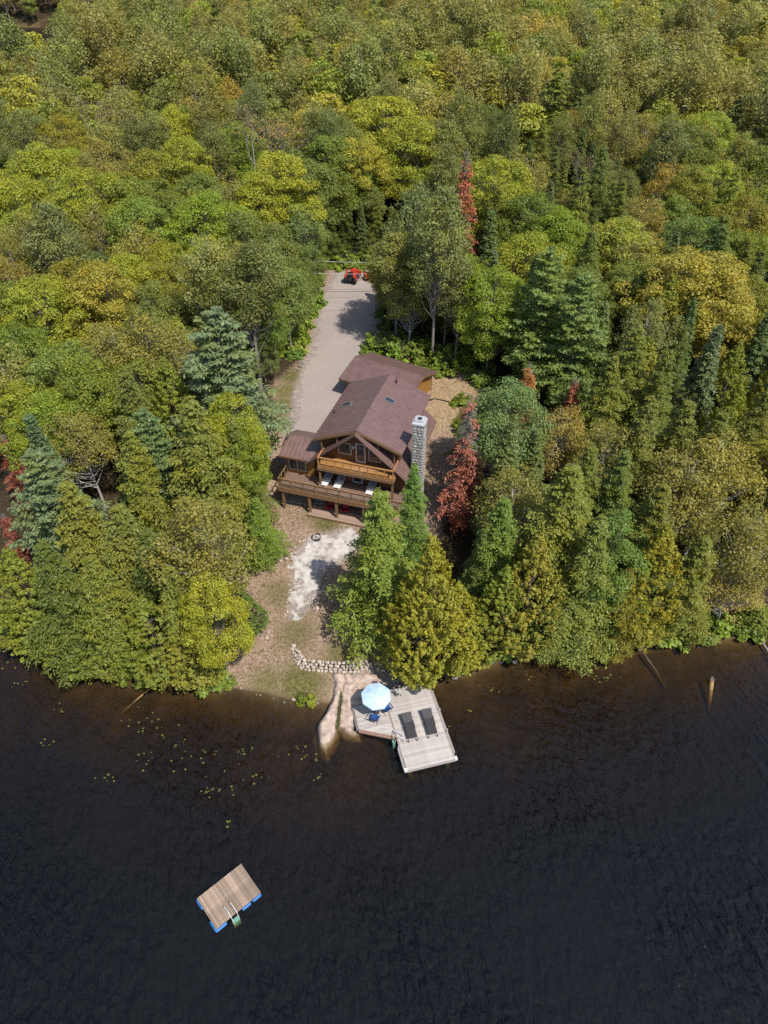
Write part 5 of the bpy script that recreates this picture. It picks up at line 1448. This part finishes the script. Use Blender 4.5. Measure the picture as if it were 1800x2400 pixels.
# ---- labels that single each tree out: look, place by landmark, then rank from the left among its like
def project(x, y, z):
    fw = (0, math.cos(R(41)), -math.sin(R(41))); up = (0, math.sin(R(41)), math.cos(R(41)))
    zz = z - 47; w = y * fw[1] + zz * fw[2]
    return 900 + 1666 * x / w, 1200 - 1666 * (y * up[1] + zz * up[2]) / w
def colour_word(kd, t):
    r, g, b = t
    if kd == 'dead_spruce': return 'rust-red dead' if r > .2 else 'brownish dead'
    if kd == 'bare_tree': return 'bare grey'
    if b > .5 * g: return 'blue-green'
    if r > 1.12 * g and r > .13: return 'orange-tinged'
    if r > .97 * g and r + g > .27: return 'yellow'
    if r + g > .255: return 'bright yellow-green'
    if b > .36 * g: return 'grey-green'
    if r > .97 * g: return 'olive'
    if r + g < .155: return 'dark green'
    return 'mid-green'
def place(x, y):
    d = y - float(shore_y(x))
    side = 'left' if x < -4.5 else 'right'
    if d < 6: return 'on the shore %s of the dock' % side if side == 'right' else 'on the shore left of the lawn'
    if y < 54: return 'beside the lawn, left side' if side == 'left' and x > -17 else ('in the lower left woods' if side == 'left' else ('in front of the cottage, right side' if x < 9 else 'in the lower right woods'))
    if y < 76: return ('beside the cottage, left side' if x > -20 else 'in the woods left of the cottage') if side == 'left' else ('beside the cottage, right side' if x < 14 else 'in the woods right of the cottage')
    if y < 104: return ('along the drive, left side' if x > -17 else 'in the woods left of the drive') if side == 'left' else ('along the drive, right side' if x < 8 else 'in the woods right of the drive')
    if y < 116: return 'just beyond the drive, %s half' % ('left' if x < 0 else 'right')
    return 'in the upper forest, %s half' % ('left' if x < 0 else 'right')
ORD = ORDW
KW = {'maple': 'maple', 'oak': 'broad leafy tree', 'birch': 'birch', 'poplar': 'tall poplar', 'hemlock': 'hemlock', 'spruce': 'spruce', 'pine': 'pine', 'cedar': 'cedar', 'dead_spruce': 'spruce', 'bare_tree': 'leafless tree', 'shrub': 'low shrub'}
TREES = [t for t in TREES if inview(t[1], t[2], 5)]
fam = {}
for i, t in enumerate(TREES):
    u, v = project(t[1], t[2], gz(t[1], t[2]) + t[3] * .7)
    fam.setdefault('%s %s %s' % (colour_word(t[0], t[5]), KW[t[0]], place(t[1], t[2])), []).append((u, i))
LAB = {}
for base, lst in fam.items():
    lst.sort()
    for k, (u, i) in enumerate(lst):
        n = len(lst)
        if n == 1: LAB[i] = base
        elif k == 0: LAB[i] = base + ', leftmost such'
        elif k == n - 1: LAB[i] = base + ', rightmost such'
        else: LAB[i] = base + ', %s such from left' % ORD[min(k, 29)]
GRP = {'shrub': 'shrubs around the clearing', 'dead_spruce': 'dead red spruces'}
for i, t in enumerate(TREES):
    o = add_tree(*t, label=LAB[i])
    o['group'] = GRP.get(t[0], KW[t[0]] + ' trees of the near forest')

# ---------------------------------------------------------------- the far forest, beyond what one can count: instances of coarser trees
fc_ = bpy.data.collections.new('far_tree_kinds')
fsrc = [('a_maple', broadleaf(201, 14, 4.4, 2.5, 90, 1.1, 75, .34, flat=.65, limbs=.3, far=True)), ('b_maple', broadleaf(202, 14, 4.2, 2.8, 90, 1.1, 75, .34, flat=.65, limbs=.3, far=True)),
        ('c_poplar', broadleaf(203, 18, 3.3, 4.5, 90, 1.1, 60, .3, flat=.95, airy=.6, limbs=.7, far=True)), ('d_birch', broadleaf(204, 14, 3.7, 3.6, 85, 1.05, 58, .28, flat=.85, airy=.7, bark='bark_white', tr=.14, limbs=.6, far=True)),
        ('e_hemlock', conifer(205, 15, 3.6, 1.2, .7, 5, .7, .34, .12, .75, .38, irregular=.28, hang=.5, npos=7, far=True)), ('f_bare', None)]
bt = PROTO['bare_tree'][0]
objs = []
for nm, tr in fsrc:
    V0 = bpy.data.meshes.new(nm)
    if tr is None: tr = bt
    c, t, b = tr
    if not t.materials: t.materials.append(M[b])
    # one mesh: crown plus trunk
    import bmesh
    bm = bmesh.new(); bm.from_mesh(c)
    k = len(bm.faces)
    bm.from_mesh(t); bm.faces.ensure_lookup_table()
    for f in bm.faces[k:]: f.material_index = 1
    bm.to_mesh(V0); bm.free()
    V0.materials.append(M['leaf_far']); V0.materials.append(M[b])
    o = bpy.data.objects.new(nm, V0); fc_.objects.link(o); objs.append(o)
idx_of = {'maple': (0, 1), 'oak': (1, 0), 'poplar': (2, 2), 'birch': (3, 3), 'hemlock': (4, 4), 'spruce': (4, 4), 'cedar': (4, 4), 'pine': (4, 4), 'bare_tree': (5, 5)}
hsrc = [14, 14, 18, 14, 15, 13]
fm = bpy.data.meshes.new('far_forest')
fx_ = np.array([f[1] for f in FAR]); fy_ = np.array([f[2] for f in FAR]); fz_ = ground(fx_, fy_) - .1
fm.from_pydata(list(zip(fx_, fy_, fz_)), [], [])
ii = [idx_of[f[0]][k % 2] for k, f in enumerate(FAR)]
a = fm.attributes.new('pick', 'INT', 'POINT'); a.data.foreach_set('value', np.array(ii, np.int32))
a = fm.attributes.new('size', 'FLOAT_VECTOR', 'POINT'); a.data.foreach_set('vector', np.array([[f[3] / hsrc[i] * f[4], f[3] / hsrc[i] * f[4], f[3] / hsrc[i]] for f, i in zip(FAR, ii)], np.float32).ravel())
a = fm.attributes.new('turn', 'FLOAT', 'POINT'); a.data.foreach_set('value', frs.uniform(0, 6.28, len(FAR)).astype(np.float32))
a = fm.attributes.new('tint', 'FLOAT_COLOR', 'POINT'); a.data.foreach_set('color', np.array([[*f[5], 1] for f in FAR], np.float32).ravel())
ff = kind(link('far_forest', fm), 'stuff'); tag(ff, 'far mixed forest reading as one mass up to the top of the picture', 'forest')
ng = bpy.data.node_groups.new('far_forest_instances', 'GeometryNodeTree')
ng.interface.new_socket('Geometry', in_out='INPUT', socket_type='NodeSocketGeometry'); ng.interface.new_socket('Geometry', in_out='OUTPUT', socket_type='NodeSocketGeometry')
gi = ng.nodes.new('NodeGroupInput'); go_ = ng.nodes.new('NodeGroupOutput')
ci = ng.nodes.new('GeometryNodeCollectionInfo'); ci.inputs['Collection'].default_value = fc_; ci.inputs['Separate Children'].default_value = True; ci.inputs['Reset Children'].default_value = True
ip = ng.nodes.new('GeometryNodeInstanceOnPoints'); ip.inputs['Pick Instance'].default_value = True
def nattr(nm, ty):
    n = ng.nodes.new('GeometryNodeInputNamedAttribute'); n.data_type = ty; n.inputs['Name'].default_value = nm
    return n.outputs['Attribute']
cx = ng.nodes.new('ShaderNodeCombineXYZ')
ng.links.new(gi.outputs[0], ip.inputs['Points']); ng.links.new(ci.outputs[0], ip.inputs['Instance'])
ng.links.new(nattr('pick', 'INT'), ip.inputs['Instance Index']); ng.links.new(nattr('size', 'FLOAT_VECTOR'), ip.inputs['Scale'])
ng.links.new(nattr('turn', 'FLOAT'), cx.inputs['Z']); ng.links.new(cx.outputs[0], ip.inputs['Rotation'])
ng.links.new(ip.outputs[0], go_.inputs[0])
md = ff.modifiers.new('instances', 'NODES'); md.node_group = ng
print('TREES', len(TREES), 'FAR', len(FAR), 'leaf tris', sum(len(c.polygons) * 2 for l in PROTO.values() for c, _, _ in l))
